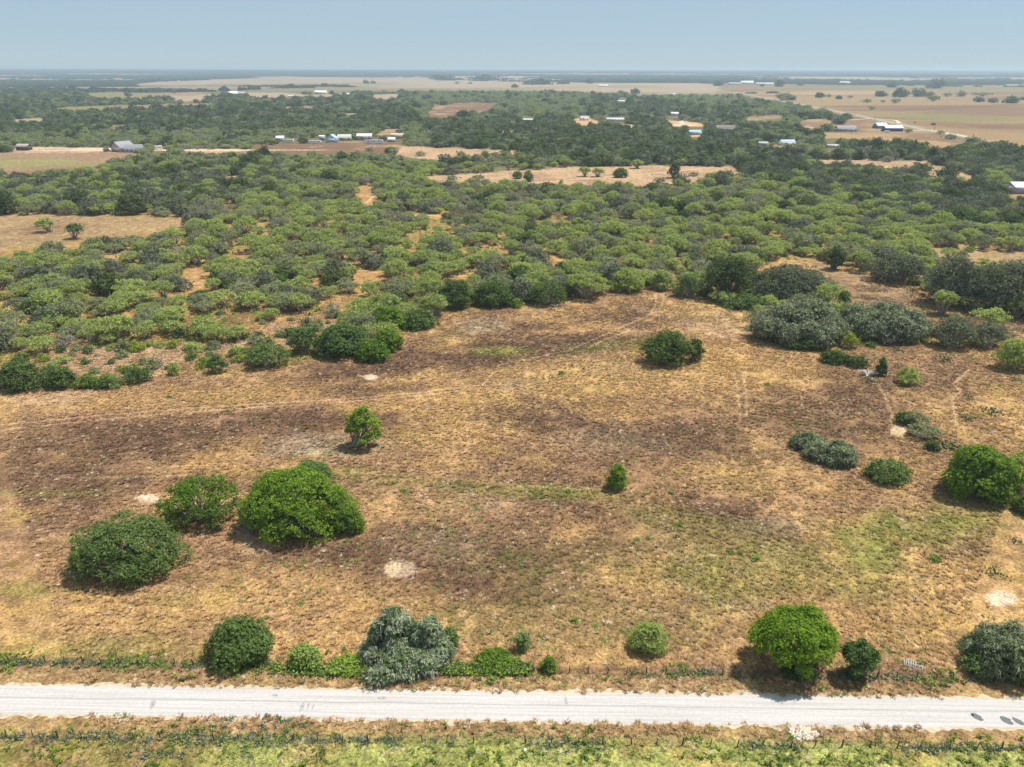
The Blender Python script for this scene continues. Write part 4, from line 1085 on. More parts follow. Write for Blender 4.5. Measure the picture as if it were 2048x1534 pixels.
# everything smaller than those: one instanced object per kind of vegetation
def instanced(name, protos, pts, rots, scls, idx, tint=None):
    coll = bpy.data.collections.new(name + ' sources')
    for k, pr in enumerate(protos):
        o = bpy.data.objects.new('source %02d' % k, pr['me'] if 'me' in pr else pr['whole'].mesh('source', pr['mats']))
        coll.objects.link(o)
    me = bpy.data.meshes.new(name); me.vertices.add(len(pts)); me.vertices.foreach_set('co', np.asarray(pts, np.float32).ravel())
    def attr(n, t, d, f='value'):
        a = me.attributes.new(n, t, 'POINT'); a.data.foreach_set(f, np.ascontiguousarray(d).ravel())
    attr('rot', 'FLOAT', np.asarray(rots, np.float32)); attr('idx', 'INT', np.asarray(idx, np.int32))
    attr('scl', 'FLOAT_VECTOR', np.asarray(scls, np.float32), 'vector')
    if tint is not None: attr('tint', 'FLOAT_COLOR', np.concatenate([tint, np.ones((len(tint), 1))], 1).astype(np.float32), 'color')
    ob = bpy.data.objects.new(name, me); COL.objects.link(ob)
    ng = bpy.data.node_groups.new(name, 'GeometryNodeTree')
    ng.interface.new_socket('Geometry', in_out='INPUT', socket_type='NodeSocketGeometry'); ng.interface.new_socket('Geometry', in_out='OUTPUT', socket_type='NodeSocketGeometry')
    gi = ng.nodes.new('NodeGroupInput'); go = ng.nodes.new('NodeGroupOutput')
    ci = ng.nodes.new('GeometryNodeCollectionInfo'); ci.inputs['Collection'].default_value = coll
    ci.inputs['Separate Children'].default_value = True; ci.inputs['Reset Children'].default_value = True
    ip = ng.nodes.new('GeometryNodeInstanceOnPoints'); ip.inputs['Pick Instance'].default_value = True
    def named(n, t):
        a = ng.nodes.new('GeometryNodeInputNamedAttribute'); a.data_type = t; a.inputs['Name'].default_value = n; return a
    ar = named('rot', 'FLOAT'); ai = named('idx', 'INT'); as_ = named('scl', 'FLOAT_VECTOR')
    cx = ng.nodes.new('ShaderNodeCombineXYZ'); er = ng.nodes.new('FunctionNodeEulerToRotation')
    L = ng.links.new
    L(ar.outputs['Attribute'], cx.inputs['Z']); L(cx.outputs[0], er.inputs[0])
    L(gi.outputs[0], ip.inputs['Points']); L(ci.outputs[0], ip.inputs['Instance']); L(ai.outputs['Attribute'], ip.inputs['Instance Index'])
    L(er.outputs[0], ip.inputs['Rotation']); L(as_.outputs['Attribute'], ip.inputs['Scale']); L(ip.outputs[0], go.inputs[0])
    md = ob.modifiers.new('scatter', 'NODES'); md.node_group = ng
    return ob

rest = ~single
near_rest = rest & (dep < 640); far_rest = rest & (dep >= 640)
def vsc(s): return np.stack([s, s * rng.uniform(.8, 1.2, len(s)), s * rng.uniform(.72, 1.35, len(s))], -1)
def pts(mask): return np.stack([PX[mask], PY[mask], terrain(PX[mask], PY[mask])], -1)
m = near_rest & (kinds != 1)
ii = np.where(kinds[m] == 2, 12 + (tone[m] * 6).astype(int), np.where(tone[m] > .30, rng.integers(0, 9, m.sum()), 9 + rng.integers(0, 3, m.sum())))
tag(instanced('brush', MESQ + SHRUB, pts(m), rot[m], vsc(scl[m]), ii), 'pale green mesquite brush spreading in a belt behind the pasture', 'brush', kind='stuff')
m = near_rest & (kinds == 1)
tag(instanced('oak_wood', OAK, pts(m), rot[m], vsc(scl[m]), (tone[m] * len(OAK)).astype(int)), 'dark oak wood behind the pale mesquite belt', 'wood', kind='stuff')
m = far_rest & (kinds == 0)
tag(instanced('far_brush', FARM, pts(m), rot[m], vsc(scl[m]), rng.integers(0, len(FARM), m.sum())), 'distant light green brush country between the houses', 'brush', kind='stuff')
m = far_rest & (kinds == 1)
tag(instanced('far_oak_wood', FARO, pts(m), rot[m], vsc(scl[m]), rng.integers(0, len(FARO), m.sum())), 'distant dark oak woods reaching to the open fields', 'wood', kind='stuff')

# woodland out to the horizon
PF = np.concatenate([scatter_zone(2700, 5200, 34, 5), scatter_zone(5200, 11000, 70, 6), scatter_zone(11000, 26000, 170, 7)])
fx, fy, fd = proj(PF[:, 0], PF[:, 1], terrain(PF[:, 0], PF[:, 1]))
gx, gy, _ = proj(PF[:, 0], PF[:, 1], 0.0)
op = np.zeros(len(PF), bool)
for poly, kind in CLEAR:
    op |= in_poly(gx, gy, poly) | in_poly(gx, gy - 5.0 / fd * F, poly)
op &= PF[:, 1] < 7000
st = fbm(PF[:, 0], PF[:, 1] * 2.2, 1500, 14, 4)
k_ = ~op & (st < .56 + rng.normal(0, .02, len(PF)))
PF = PF[k_]
sF = np.where(PF[:, 1] < 5200, .62, np.where(PF[:, 1] < 11000, 1.2, 2.4)) * rng.uniform(.7, 1.3, len(PF))
zF = np.where(PF[:, 1] < 5200, .75, 1.0) * rng.uniform(.6, 1.25, len(PF))
LX = []
for pts_, zs in [([(350, 184), (480, 181), (560, 177), (620, 174), (690, 172)], 1.9), ([(1255, 162), (1500, 164), (1600, 166), (1760, 169)], 1.6), ([(700, 154), (800, 153), (860, 155)], 1.3), ([(1040, 171), (1090, 169), (1140, 168)], 1.4),
                 ([(0, 176), (100, 178), (190, 180), (300, 187)], 1.6), ([(120, 166), (300, 164), (420, 160)], 1.5), ([(1150, 158), (1300, 156), (1400, 158)], 1.2), ([(1640, 160), (1850, 162), (2048, 164)], 1.3), ([(1480, 187), (1560, 186)], .7),
                 ([(1760, 171), (1900, 173), (2048, 174)], .8), ([(860, 158), (920, 160), (960, 159), (1010, 161)], 1.8), ([(430, 156), (600, 151), (900, 149)], 1.0), ([(0, 160), (200, 157), (400, 155)], 1.2), ([(1000, 150), (1500, 151), (2048, 152)], 1.2)]:
    W_ = np.array([at(*p_) for p_ in pts_])
    for a_, b_ in zip(W_[:-1], W_[1:]):
        nn = max(2, int(np.linalg.norm(b_ - a_) / 32)); tt = rng.random(nn)[:, None]
        q_ = a_ * (1 - tt) + b_ * tt; q_[:, 1] += rng.normal(0, 22, nn); q_ = q_[rng.random(nn) < .72]
        LX.append(np.concatenate([q_[:, :2], np.full((len(q_), 1), zs)], 1))
LX = np.concatenate(LX)
PF = np.concatenate([PF, LX[:, :2]]); sF = np.concatenate([sF, rng.uniform(.3, .75, len(LX))]); zF = np.concatenate([zF, LX[:, 2] * rng.uniform(.5, 1.1, len(LX))])
tag(instanced('horizon_wood', CLUMP, np.stack([PF[:, 0], PF[:, 1], terrain(PF[:, 0], PF[:, 1])], -1), rng.uniform(-.25, .25, len(PF)), np.stack([sF, sF, zF], -1), rng.integers(0, 5, len(PF))),
    'hazy blue green woodland running out to the horizon', 'woodland', kind='stuff')

# scattered oaks of the far fields: one thing each
FIELD = [(1639, 195, 20, 'd', 'dark round oak, leftmost of the row in the right hand field'), (1657, 194, 14, 'l', 'pale tree beside the dark round oak of the field row'), (1677, 198, 14, 'd', 'small dark oak third in the field row'),
    (1700, 196, 13, 'l', 'thin pale tree fourth in the field row'), (1733, 205, 18, 'l', 'wide pale tree just above the lone green tree'), (1766, 205, 12, 'l', 'small pale tree right of the wide pale field tree'),
    (1790, 206, 24, 'l', 'low wide pale tree in the middle of the right field'), (1760, 193, 24, 'd', 'dusty oak behind the low wide pale tree'), (1800, 194, 36, 'd', 'broad dusty oak in the middle of the right field'),
    (1838, 193, 32, 'd', 'broad dark oak right of the broad dusty oak'), (1858, 193, 20, 'd', 'round oak touching the broad dark oak'), (1866, 202, 28, 'l', 'pale spreading tree in front of the round oak'),
    (1893, 193, 20, 'l', 'pale tree between the round oak and the wide twins'), (1922, 193, 28, 'l', 'wide pale tree right of the middle of the right field'), (1965, 192, 46, 'l', 'longest low tree clump in the right field'),
    (1956, 204, 22, 'd', 'dark oak in front of the longest clump'), (1985, 205, 20, 'd', 'second dark oak in front of the longest clump'), (2022, 206, 28, 'd', 'leaning dusty oak near the right edge of the far field'), (2046, 200, 12, 'd', 'oak cut by the right edge in the far field'),
    (1744, 219, 15, 'g', 'lone bright green tree in the brown right hand field'), (1783, 175, 24, 'd', 'large dark oak far out, left of the largest far oak'), (1869, 177, 38, 'd', 'largest far oak on the back edge of the right field'),
    (1600, 171, 20, 'd', 'far oak right of the white farm roofs'), (1558, 173, 28, 'd', 'far oak clump in front of the white farm roofs'), (1436, 172, 22, 'd', 'far oak clump by the bend of the highway'), (1524, 173, 10, 'd', 'small far oak in front of the farm roofs'),
    (1372, 166, 14, 'd', 'far oak left of the highway on the skyline field'), (1388, 166, 12, 'd', 'second far oak left of the highway'), (1478, 194, 16, 'd', 'round oak beside the highway verge'), (1565, 201, 36, 'g', 'wide green tree clump beside the highway'),
    (1582, 200, 20, 'd', 'dusty tree at the right end of the highway clump'), (1519, 209, 26, 'd', 'dark oak at the corner of the woods by the highway'), (732, 167, 14, 'd', 'left dark oak of the pair on the pale ridge field'),
    (747, 167, 11, 'd', 'right dark oak of the pair on the pale ridge field'), (1241, 187, 13, 'd', 'left one of the two oaks in the central far field'), (1270, 187, 20, 'd', 'larger right one of the two oaks in the central far field'),
    (1131, 190, 14, 'd', 'grey oak at the left end of the central far field'), (1180, 167, 20, 'd', 'far oak row near the centre, right end'), (1030, 175, 14, 'd', 'oak at the edge of the central woods on the field'), (257, 192, 16, 'd', 'dark round tree alone on the left yellow field'),
    (348, 186, 12, 'd', 'small dark tree by the dirt road of the left yellow field'), (85, 190, 20, 'd', 'dark oak at the left end of the far left field'), (914, 168, 12, 'l', 'pale small tree on the far central field'), (940, 168, 10, 'l', 'second pale small tree on the far central field'),
    (1075, 169, 60, 'd', 'long low row of oaks on the far central field'), (890, 161, 60, 'd', 'left dark far grove below the horizon'), (970, 162, 70, 'd', 'right dark far grove below the horizon'), (1290, 164, 14, 'd', 'small far oak above the central field'),
    (1830, 246, 7, 'l', 'little bare tree by the highway fence'), (1866, 250, 9, 'd', 'small dark tree beside the highway near the last pole'), (1815, 265, 18, 'l', 'pale tree right of the dark blue building'),
    (1880, 268, 18, 'l', 'pale mesquite left of three along the highway'), (1900, 278, 26, 'l', 'pale mesquite middle of three along the highway'), (1945, 286, 30, 'l', 'pale mesquite right of three along the highway'), (1962, 288, 22, 'l', 'pale mesquite beside the rightmost highway mesquite'),
    (550, 287, 18, 'd', 'dark oak at the left end of the homestead row'), (607, 286, 24, 'd', 'very dark round oak between the camper trailers of the homestead'), (766, 281, 20, 'd', 'dark oak behind the right end of the motorhome'),
    (818, 287, 26, 'd', 'dark oak right of the homestead row'), (706, 279, 16, 'd', 'dark tree behind the tan house of the homestead row'), (278, 306, 26, 'l', 'light green tree in front of the wing of the pinkish house'), (252, 300, 14, 'd', 'small dark tree against the roof of the pinkish house'),
    (12, 304, 26, 'd', 'dark oak beside the white van at the left edge'), (214, 303, 14, 'd', 'small dark tree left of the pinkish house'), (740, 302, 20, 'l', 'pale tree on the brown field before the motorhome'), (782, 306, 26, 'd', 'dusty rounded tree right of the brown homestead field'),
    (840, 312, 24, 'l', 'pale bush on the pinkish strip right of the homestead'), (1386, 352, 22, 'l', 'light tree right of the dark tree in the pale clearing'), (1420, 360, 26, 'd', 'dark rounded tree at the right end of the pale clearing'), (1318, 366, 30, 'l', 'light tree on the near rim of the pale clearing'),
    (905, 360, 26, 'l', 'light tree near the left end of the pale clearing'), (955, 362, 30, 'l', 'wide light tree on the near rim left in the pale clearing'), (1840, 345, 40, 'd', 'dark oak in the right hand sandy strip'), (1890, 356, 44, 'd', 'wide dark oak at the right end of the sandy strip'),
    (1985, 290, 14, 'l', 'small mesquite beyond the highway trees'), (1678, 248, 34, 'd', 'large dark oak clump at the driveway bend'), (1665, 240, 30, 'd', 'dark oak behind the clump at the driveway bend'), (1652, 262, 30, 'd', 'dark oak left of the grey roofed house'), (1693, 238, 24, 'd', 'dark oak right of the driveway bend clump')]
fp = {'d': [FARO[k] for k in range(6)], 'l': FARM[4:6] + FARM[0:1], 'g': FARM[0:3]}
for pr in FARM + FARO:
    pr['whole_me'] = None
for k, (x_, y_, wpx, kd, lab) in enumerate(FIELD):
    p = at(x_, y_); d_ = float(proj(p[0], p[1])[2]); pr = fp[kd][k % len(fp[kd])]
    s_ = wpx / 2 / F * d_ / pr['R']
    hz = s_ * .8 if wpx < 45 else s_ * .3
    root = empty('live_oak' if kd == 'd' else 'mesquite_tree', (p[0], p[1], float(terrain(p[0], p[1]))), k * 1.3 if wpx < 45 else 0, (s_, min(s_, 3.5), hz)); tag(root, lab, 'tree', 'scattered trees of the far fields')
    for nm in ('crown', 'trunk'):
        o = bpy.data.objects.new(nm, pr[nm]); COL.objects.link(o); o.parent = root

# ------------------------------------------------------------------ grass, weeds
def tuft(seed, n, r, h, w, mat, spread=.5, seg=False):
    rng = np.random.default_rng(seed); b = Buf()
    a = rng.uniform(0, 6.283, n); rr = r * rng.random(n) ** .5 * .6
    base = np.stack([np.cos(a) * rr, np.sin(a) * rr, np.zeros(n)], -1)
    tip = base + np.stack([np.cos(a) * r * spread, np.sin(a) * r * spread, h * rng.uniform(.5, 1.1, n)], -1) + rng.normal(0, .05, (n, 3))
    side = np.stack([-np.sin(a), np.cos(a), np.zeros(n)], -1) * w
    V = np.stack([base - side, base + side, tip], 1).reshape(-1, 3)
    b.add(V, np.arange(3 * n).reshape(n, 3))
    return dict(whole=b, mats=[mat])

gm, gt, gp = new_mat('dry grass')
ga = gt.nodes.new('ShaderNodeAttribute'); ga.attribute_type = 'INSTANCER'; ga.attribute_name = 'tint'
gt.links.new(ga.outputs['Color'], gp.inputs['Base Color']); gp.inputs['Roughness'].default_value = .9; gp.inputs['Specular IOR Level'].default_value = .1
TUFT = [tuft(600 + k, 18, .36, .36, .055, gm, .9) for k in range(4)]
rng = np.random.default_rng(99)
N = 330000
yy = np.sqrt(rng.uniform(62 ** 2, 330 ** 2, N)); xx = rng.uniform(-.82, .82, N) * yy
v = road_v(xx, yy); gpx, gpy, _ = proj(xx, yy, 0.0)
ok = (np.abs(v) > HALF - .05) & (gpy > edge_y(gpx) - 130)
for b in BARE[:5]: ok &= ((gpx - b[0]) / b[2]) ** 2 + ((gpy - b[1]) / b[3]) ** 2 > 1.1
for pts_, s_ in TRACKS:
    ok &= seg_dist(xx, yy, [tuple(at(*p)[:2]) for p in pts_]) > .30 * s_
dens = fbm(xx, yy, 6, 71, 3)
ok &= dens > rng.uniform(.2, .62, N) + np.clip((yy - 200) / 500, 0, .25)
xx = xx[ok]; yy = yy[ok]; n = len(xx)
tint = cover(xx, yy) * rng.uniform(.74, 1.42, (n, 1)) * np.array([1, 1, 1.0])
pl = rng.random(n) < .05; tint[pl] = np.array([.58, .46, .32])
gr = rng.random(n) < np.clip((fbm(xx, yy, 18, 81, 3) - .52) * .8, 0, .12); tint[gr] = np.array([.16, .23, .05])
sc = rng.uniform(.55, 1.25, n)
tag(instanced('grass', TUFT, np.stack([xx, yy, np.zeros(n)], -1), rng.uniform(0, 6.28, n), np.stack([sc, sc, sc * rng.uniform(.6, 1.3, n)], -1), rng.integers(0, 4, n), np.clip(tint, .02, .8)),
    'short dry tufts of golden and brown grass over the pasture', 'grass', kind='stuff')

def weed(seed, n, r, h, size, leaf):
    rng = np.random.default_rng(seed); b = Buf()
    st_ = max(3, n // 9); a = rng.uniform(0, 6.28, st_); ln = rng.uniform(.5, 1, st_)
    t_ = rng.random((st_, 9)) ** .8
    P_ = np.stack([np.cos(a)[:, None] * r * t_ * .8, np.sin(a)[:, None] * r * t_ * .8, ln[:, None] * h * t_], -1).reshape(-1, 3) + rng.normal(0, .06, (st_ * 9, 3))
    P_[:, 2] = np.abs(P_[:, 2])
    cards(b, rng, P_, rng.normal(0, .6, (len(P_), 3)) + np.array([0, -.2, .7]), size, 1.5)
    return dict(whole=b, mats=[M[leaf]])
WEED = [weed(700 + k, 60, .7, .9, .11, 'weed') for k in range(4)] + [weed(710 + k, 50, .6, .6, .10, 'lime') for k in range(2)] + [weed(720 + k, 60, .8, .7, .11, 'feather') for k in range(2)]
TANG = [weed(730 + k, 70, .9, .75, .12, 'vined') for k in range(2)] + [weed(740 + k, 70, .8, .6, .09, 'vinedim') for k in range(2)] + [weed(750, 60, .8, .6, .11, 'oakg')]

FN0, FN1 = at(0, 1324), at(2048, 1362)       # near side pasture fence
FS0, FS1 = at(0, 1474), at(2048, 1499)       # fence on the camera's side of the road
def along(n, A, B, w0, e0=-.45, e1=1.45):
    t_ = rng.uniform(e0, e1, n); p = A[None] * (1 - t_[:, None]) + B[None] * t_[:, None]
    p[:, 1] += rng.normal(0, w0, n); return p, t_
W = []; 
p, t_ = along(3600, FN0, FN1, 1.1)
q = fbm(p[:, 0], p[:, 0] * 0, 9, 91, 3); W.append(p[rng.random(len(p)) < np.clip((q - .50) * 6, .07, .8)])
p, t_ = along(1900, FS0, FS1, 1.5); p[:, 1] += .9
q = fbm(p[:, 0], p[:, 0] * 0, 7, 95, 3); W.append(p[(rng.random(len(p)) < np.clip((q - .45) * 4, .10, .8))])
# the lush strip below the south fence
n = 6500; yy = rng.uniform(60, 76, n); xx = rng.uniform(-70, 75, n); vv = road_v(xx, yy)
q = fbm(xx, yy, 5, 97, 3); k_ = (vv < -HALF - 4.5) & (q > .50) & (rng.random(n) < .5); W.append(np.stack([xx, yy, xx * 0], -1)[k_])
# green sprouts in the lower right pasture
n = 2600; a_ = np.array([at(*q_) for q_ in zip(rng.uniform(1050, 2000, n), rng.uniform(960, 1250, n))]); q = fbm(a_[:, 0], a_[:, 1], 10, 99, 3)
k_ = (q > .56) & (rng.random(n) < .45); W.append(a_[k_])
W.insert(0, np.array([at(*q_) for q_ in zip(rng.uniform(545, 1060, 480), rng.uniform(1332, 1350, 480))]))
W = np.concatenate(W); W[:, 2] = 0; vv = road_v(W[:, 0], W[:, 1]); W = W[np.abs(vv) > HALF + .9]
n = len(W); sc = rng.uniform(.3, .95, n); sc[:400] *= 1.4; sc[-int(k_.sum()):] *= .6
tag(instanced('weeds', WEED, W, rng.uniform(0, 6.28, n), np.stack([sc, sc, sc], -1), rng.integers(0, 8, n)), 'green weeds along both fence lines of the road', 'weeds', kind='stuff')
# grey tangle on the fence
p, t_ = along(900, FS0, FS1, .4); q = fbm(p[:, 0], p[:, 0] * 0, 12, 101, 3); p = p[(q > .50) | (p[:, 0] < -14)]
p2, t_ = along(900, FN0, FN1, .3); q = fbm(p2[:, 0], p2[:, 0] * 0, 12, 103, 3); p2 = p2[q > .5]
xl = np.stack([rng.uniform(-52, -24, 200), rng.uniform(63, 69.5, 200), np.zeros(200)], -1); xl = xl[fbm(xl[:, 0], xl[:, 1], 5, 109, 2) > .58]
W = np.concatenate([p, p2, xl]); W[:, 2] = 0; n = len(W); sc = rng.uniform(.35, .85, n)
tag(instanced('vine_tangle', TANG, W, rng.uniform(0, 6.28, n), np.stack([sc, sc, sc * .9], -1), rng.integers(0, 5, n)), 'grey green vines tangled along the fences', 'vines', kind='stuff')
# low growth under the belt
P5 = scatter_zone(190, 430, 3.4, 11); k_ = ~open_ground(P5[:, 0], P5[:, 1], -2) & (fbm(P5[:, 0], P5[:, 1], 12, 111, 3) > .50); P5 = P5[k_]
n = len(P5); sc = rng.uniform(.8, 2.2, n)
tag(instanced('undergrowth', WEED, np.stack([P5[:, 0], P5[:, 1], P5[:, 0] * 0], -1), rng.uniform(0, 6.28, n), np.stack([sc, sc, sc * .8], -1), rng.integers(0, 8, n)), 'low green undergrowth between the mesquites', 'undergrowth', kind='stuff')

# ------------------------------------------------------------------ fences
def fence(name, label, A, B, spacing, hgt, e0, e1, seed):
    rng = np.random.default_rng(seed); root = empty(name, tuple(A)); tag(root, label, 'fence')
    Ln = np.linalg.norm(B - A); d = (B - A) / Ln
    n = int(Ln * (e1 - e0) / spacing)
    ms = []
    for k in range(3):
        b = Buf(); r = [.11, .08, .07][k]; hh = hgt * [1.06, 1, .97][k]
        tube(b, [(0, 0, -.2), (.01 * k, 0, hh * .5), (.03 * k, .01, hh)], [r, r * .95, r * .85], 6)
        V = [(r * .85 * math.cos(q) + .03 * k, r * .85 * math.sin(q) + .01, hh + .01) for q in np.arange(6) * math.pi / 3]
        b.add(V, [(0, 1, 2, 3, 4, 5)]); ms.append(b.mesh('post', M['post']))
    tops = []
    for k in range(n):
        p = d * (Ln * e0 + k * spacing + rng.normal(0, .12))
        o = bpy.data.objects.new('post', ms[0 if k % 6 == 0 else 1 + k % 2]); COL.objects.link(o); o.parent = root
        o.location = (p[0], p[1] + rng.normal(0, .05), 0); o.rotation_euler = (rng.normal(0, .05), rng.normal(0, .06), rng.uniform(0, 3)); tops.append((p[0], p[1]))
    for z in (.3, .6, .9, 1.15):
        b = Buf(); P = []
        for (x0, y0), (x1, y1) in zip(tops[:-1], tops[1:]):
            P += [(x0, y0, z), ((x0 + x1) / 2, (y0 + y1) / 2, z - .04)]
        tube(b, P, .009, 3); b.build('wire', M['wire'], root)
fence('wire_fence', 'wire fence with thin dark posts between the pasture and the road', FN0, FN1, 2.75, 1.3, -.25, 1.2, 1)
fence('wire_fence', 'overgrown wire fence on the near side of the road', FS0, FS1, 3.4, 1.25, -.25, 1.2, 2)

# pallet, rubble, white bucket
wood = simple('grey pallet wood', (.36, .33, .30), .9, 4, .3, streak=(1, 12, 12))
c = at(1826, 1330); root = empty('pallet', (c[0], c[1], .03), -.5); tag(root, 'broken grey wooden pallet lying in the grass near the road fence', 'pallet')
rng = np.random.default_rng(3)
for k in range(3):
    box(Buf(), -1.3, 1.3, -.75 + k * .72, -.67 + k * .72, .02, .13).build('runner', wood, root)
for k in range(9):
    if k == 6: continue
    o = box(Buf(), -.08, .08, -.8, .8, .135, .16).build('slat', wood, root); o.location = (-1.2 + k * .3, 0, 0); o.rotation_euler = (0, 0, rng.normal(0, .05 if k < 5 else .25))
def pile(name, label, px, py, rx, ry, h, n, mat, seed):
    rng = np.random.default_rng(seed); c = at(px, py); b = Buf()
    for k in range(n):
        a = rng.uniform(0, 6.28); q = rng.random() ** .6; s = rng.uniform(.08, .28)
        p = np.array([math.cos(a) * q * rx, math.sin(a) * q * ry, h * (1 - q) * rng.random()])
        V = unit(rng.normal(size=(8, 3))) * s
        Vb = np.array([(x, y, z) for z in (-1, 1) for y in (-1, 1) for x in (-1, 1)]) * s * .6 + rng.normal(0, s * .18, (8, 3)) + p
        b.add(Vb, [(0, 2, 3, 1), (4, 5, 7, 6), (0, 1, 5, 4), (2, 6, 7, 3), (0, 4, 6, 2), (1, 3, 7, 5)])
    o = b.build(name, mat); o.location = (c[0], c[1], .03); tag(o, label, 'rubble')
pile('rubble_pile', 'pile of broken white caliche rock at the near roadside', 1607, 1468, 1.9, 1.0, .35, 190, simple('white rock', (.62, .54, .44), .95, 3, .2), 4)
b = Buf(); tube(b, [(0, 0, 0), (0, 0, .05), (0, 0, .34), (0, 0, .36)], [.17, .18, .21, .21], 14); b.add([(.2 * math.cos(a), .2 * math.sin(a), .36) for a in np.arange(14) * 2 * math.pi / 14], [tuple(range(14))])
o = b.build('bucket', simple('white plastic', (.8, .8, .78), .5, 2, .03)); p = at(1050, 1503); o.location = (p[0], p[1], .01); tag(o, 'small white bucket lying in the green weeds at the bottom', 'bucket')

# ------------------------------------------------------------------ buildings
WM = {k: simple('paint ' + k, c_, .7, .6, .08) for k, c_ in dict(white=(.74, .74, .72), cream=(.62, .55, .44), pink=(.42, .36, .35), teal=(.05, .20, .30), navy=(.02, .06, .20), ltblue=(.42, .54, .66), grey=(.36, .37, .39), tan=(.50, .38, .26), lav=(.42, .40, .46), dark=(.06, .06, .06)).items()}
RM = {k: simple('roof ' + k, c_, .5 if k != 'shingle' else .9, .8, .1, 0, .4, (.3, 3, 1)) for k, c_ in dict(white=(.80, .82, .84), shingle=(.30, .30, .32), metal=(.62, .66, .72), tin=(.50, .48, .46), blue=(.45, .55, .68), brown=(.25, .2, .17)).items()}
glass = simple('window glass', (.04, .05, .06), .15, 2, .1, 0, .6)
doorm = simple('door paint', (.22, .20, .19), .6, 2, .1)

def building(name, label, cat, px, py, w_, d_, h, rz, wall, roof, rise=.28, nwin=3, door=True, group=None, flat=False, over=.4, garage=False):
    p = at(px, py); zt = float(terrain(p[0], p[1])); root = empty(name, (p[0], p[1] + d_ / 2, zt), rz); tag(root, label, cat, group)
    hw, hd = w_ / 2, d_ / 2
    r = d_ * rise if not flat else .25
    b = Buf(); box(b, -hw, hw, -hd, hd, 0, h)
    if not flat:
        b.add([(-hw, -hd, h), (-hw, hd, h), (-hw, 0, h + r), (hw, -hd, h), (hw, hd, h), (hw, 0, h + r)], [(0, 2, 1), (3, 4, 5)])
    b.build('wall', WM[wall], root)
    b = Buf(); t_ = .18
    if flat: box(b, -hw - over, hw + over, -hd - over, hd + over, h + .003, h + .25)
    else:
        for sgn in (-1, 1):
            y0 = sgn * (hd + over); z0 = h - over * (r / hd) + .03
            V = [(-hw - over, y0, z0), (hw + over, y0, z0), (hw + over, 0, h + r + .03), (-hw - over, 0, h + r + .03)]
            V2 = [(a_, b_, c_ + t_) for a_, b_, c_ in V]
            b.add(V + V2, [(0, 1, 2, 3), (4, 5, 6, 7), (0, 1, 5, 4), (0, 3, 7, 4), (1, 2, 6, 5)])
    b.build('roof', RM[roof], root)
    for k in range(nwin):
        x = -hw + w_ * (k + .5) / nwin + (w_ * .08)
        ww = min(.8, w_ / nwin * .3)
        fr = box(Buf(), x - ww - .08, x + ww + .08, -hd - .05, -hd - .003, h * .38, h * .82).build('window', WM['white'], root)
        box(Buf(), x - ww, x + ww, -hd - .075, -hd - .053, h * .41, h * .79).build('pane', glass, fr)
    if door:
        box(Buf(), -.55 - w_ * .1, .55 - w_ * .1, -hd - .06, -hd - .003, .02, min(2.2, h * .85)).build('door', doorm, root)
    if garage:
        box(Buf(), hw + .003, hw + .06, -hd * .5, hd * .5, .02, 2.4).build('garage_door', WM['white'], root)
    return root

building('house', 'pinkish house with grey gabled roof beside the far left field', 'house', 240, 304, 17, 16, 4.2, 1.05, 'pink', 'shingle', .36, 3)
building('house_wing', 'lower wing of the grey roofed house behind the light green tree', 'house', 266, 305, 18, 10, 3.6, 0, 'lav', 'shingle', .4, 4)
building('barn', 'white metal barn cut by the right edge above the dark woods', 'barn', 2052, 388, 17, 13, 4.6, 0, 'lav', 'white', .2, 0, False)
building('house', 'teal blue house with a white roof beside the highway', 'house', 1763, 257, 17, 11, 4.0, .25, 'teal', 'white', .3, 2)
building('workshop', 'long navy blue building with a white roof and white trim by the highway', 'building', 1788, 263, 25, 12, 4.6, 0, 'navy', 'white', .25, 0, False)
building('mobile_home', 'long white mobile home right of the orange dirt yard', 'mobile home', 1231, 243, 28, 8, 4.2, 0, 'white', 'metal', .15, 6)
building('house', 'white house behind the orange dirt mound', 'house', 1169, 241, 14, 9, 4.0, .15, 'white', 'tin', .3, 2)
building('shed', 'long low metal shed left of the white house by the dirt mound', 'shed', 1056, 243, 17, 7, 3.2, 0, 'grey', 'white', .12, 0)
building('shed', 'light blue shed with a dark open middle in the central woods', 'shed', 1392, 270, 17, 9, 4.0, 0, 'ltblue', 'blue', .2, 1)
building('mobile_home', 'small white roofed home at the end of the pale winding drive', 'mobile home', 1350, 231, 14, 8, 4.0, 0, 'white', 'white', .2, 2)
building('house', 'grey roofed low house in the woods left of the driveway bend', 'house', 1694, 263, 26, 12, 3.6, 0, 'grey', 'shingle', .3, 4)
building('house', 'dark house with a long brown roof among the central right woods', 'house', 1452, 262, 26, 11, 4.0, 0, 'grey', 'brown', .3, 3)
building('house', 'house with a pale blue metal roof hidden in the right woods', 'house', 1576, 291, 16, 9, 3.6, .1, 'white', 'blue', .25, 2)
building('shed', 'small pale roofed shed left of the pale blue roof in the right woods', 'shed', 1527, 292, 10, 6, 3.4, 0, 'grey', 'tin', .15, 1)
building('mobile_home', 'low white building on the clearing edge at the right of the woods', 'mobile home', 1664, 295, 15, 4, 2.6, .1, 'white', 'tin', .12, 3)
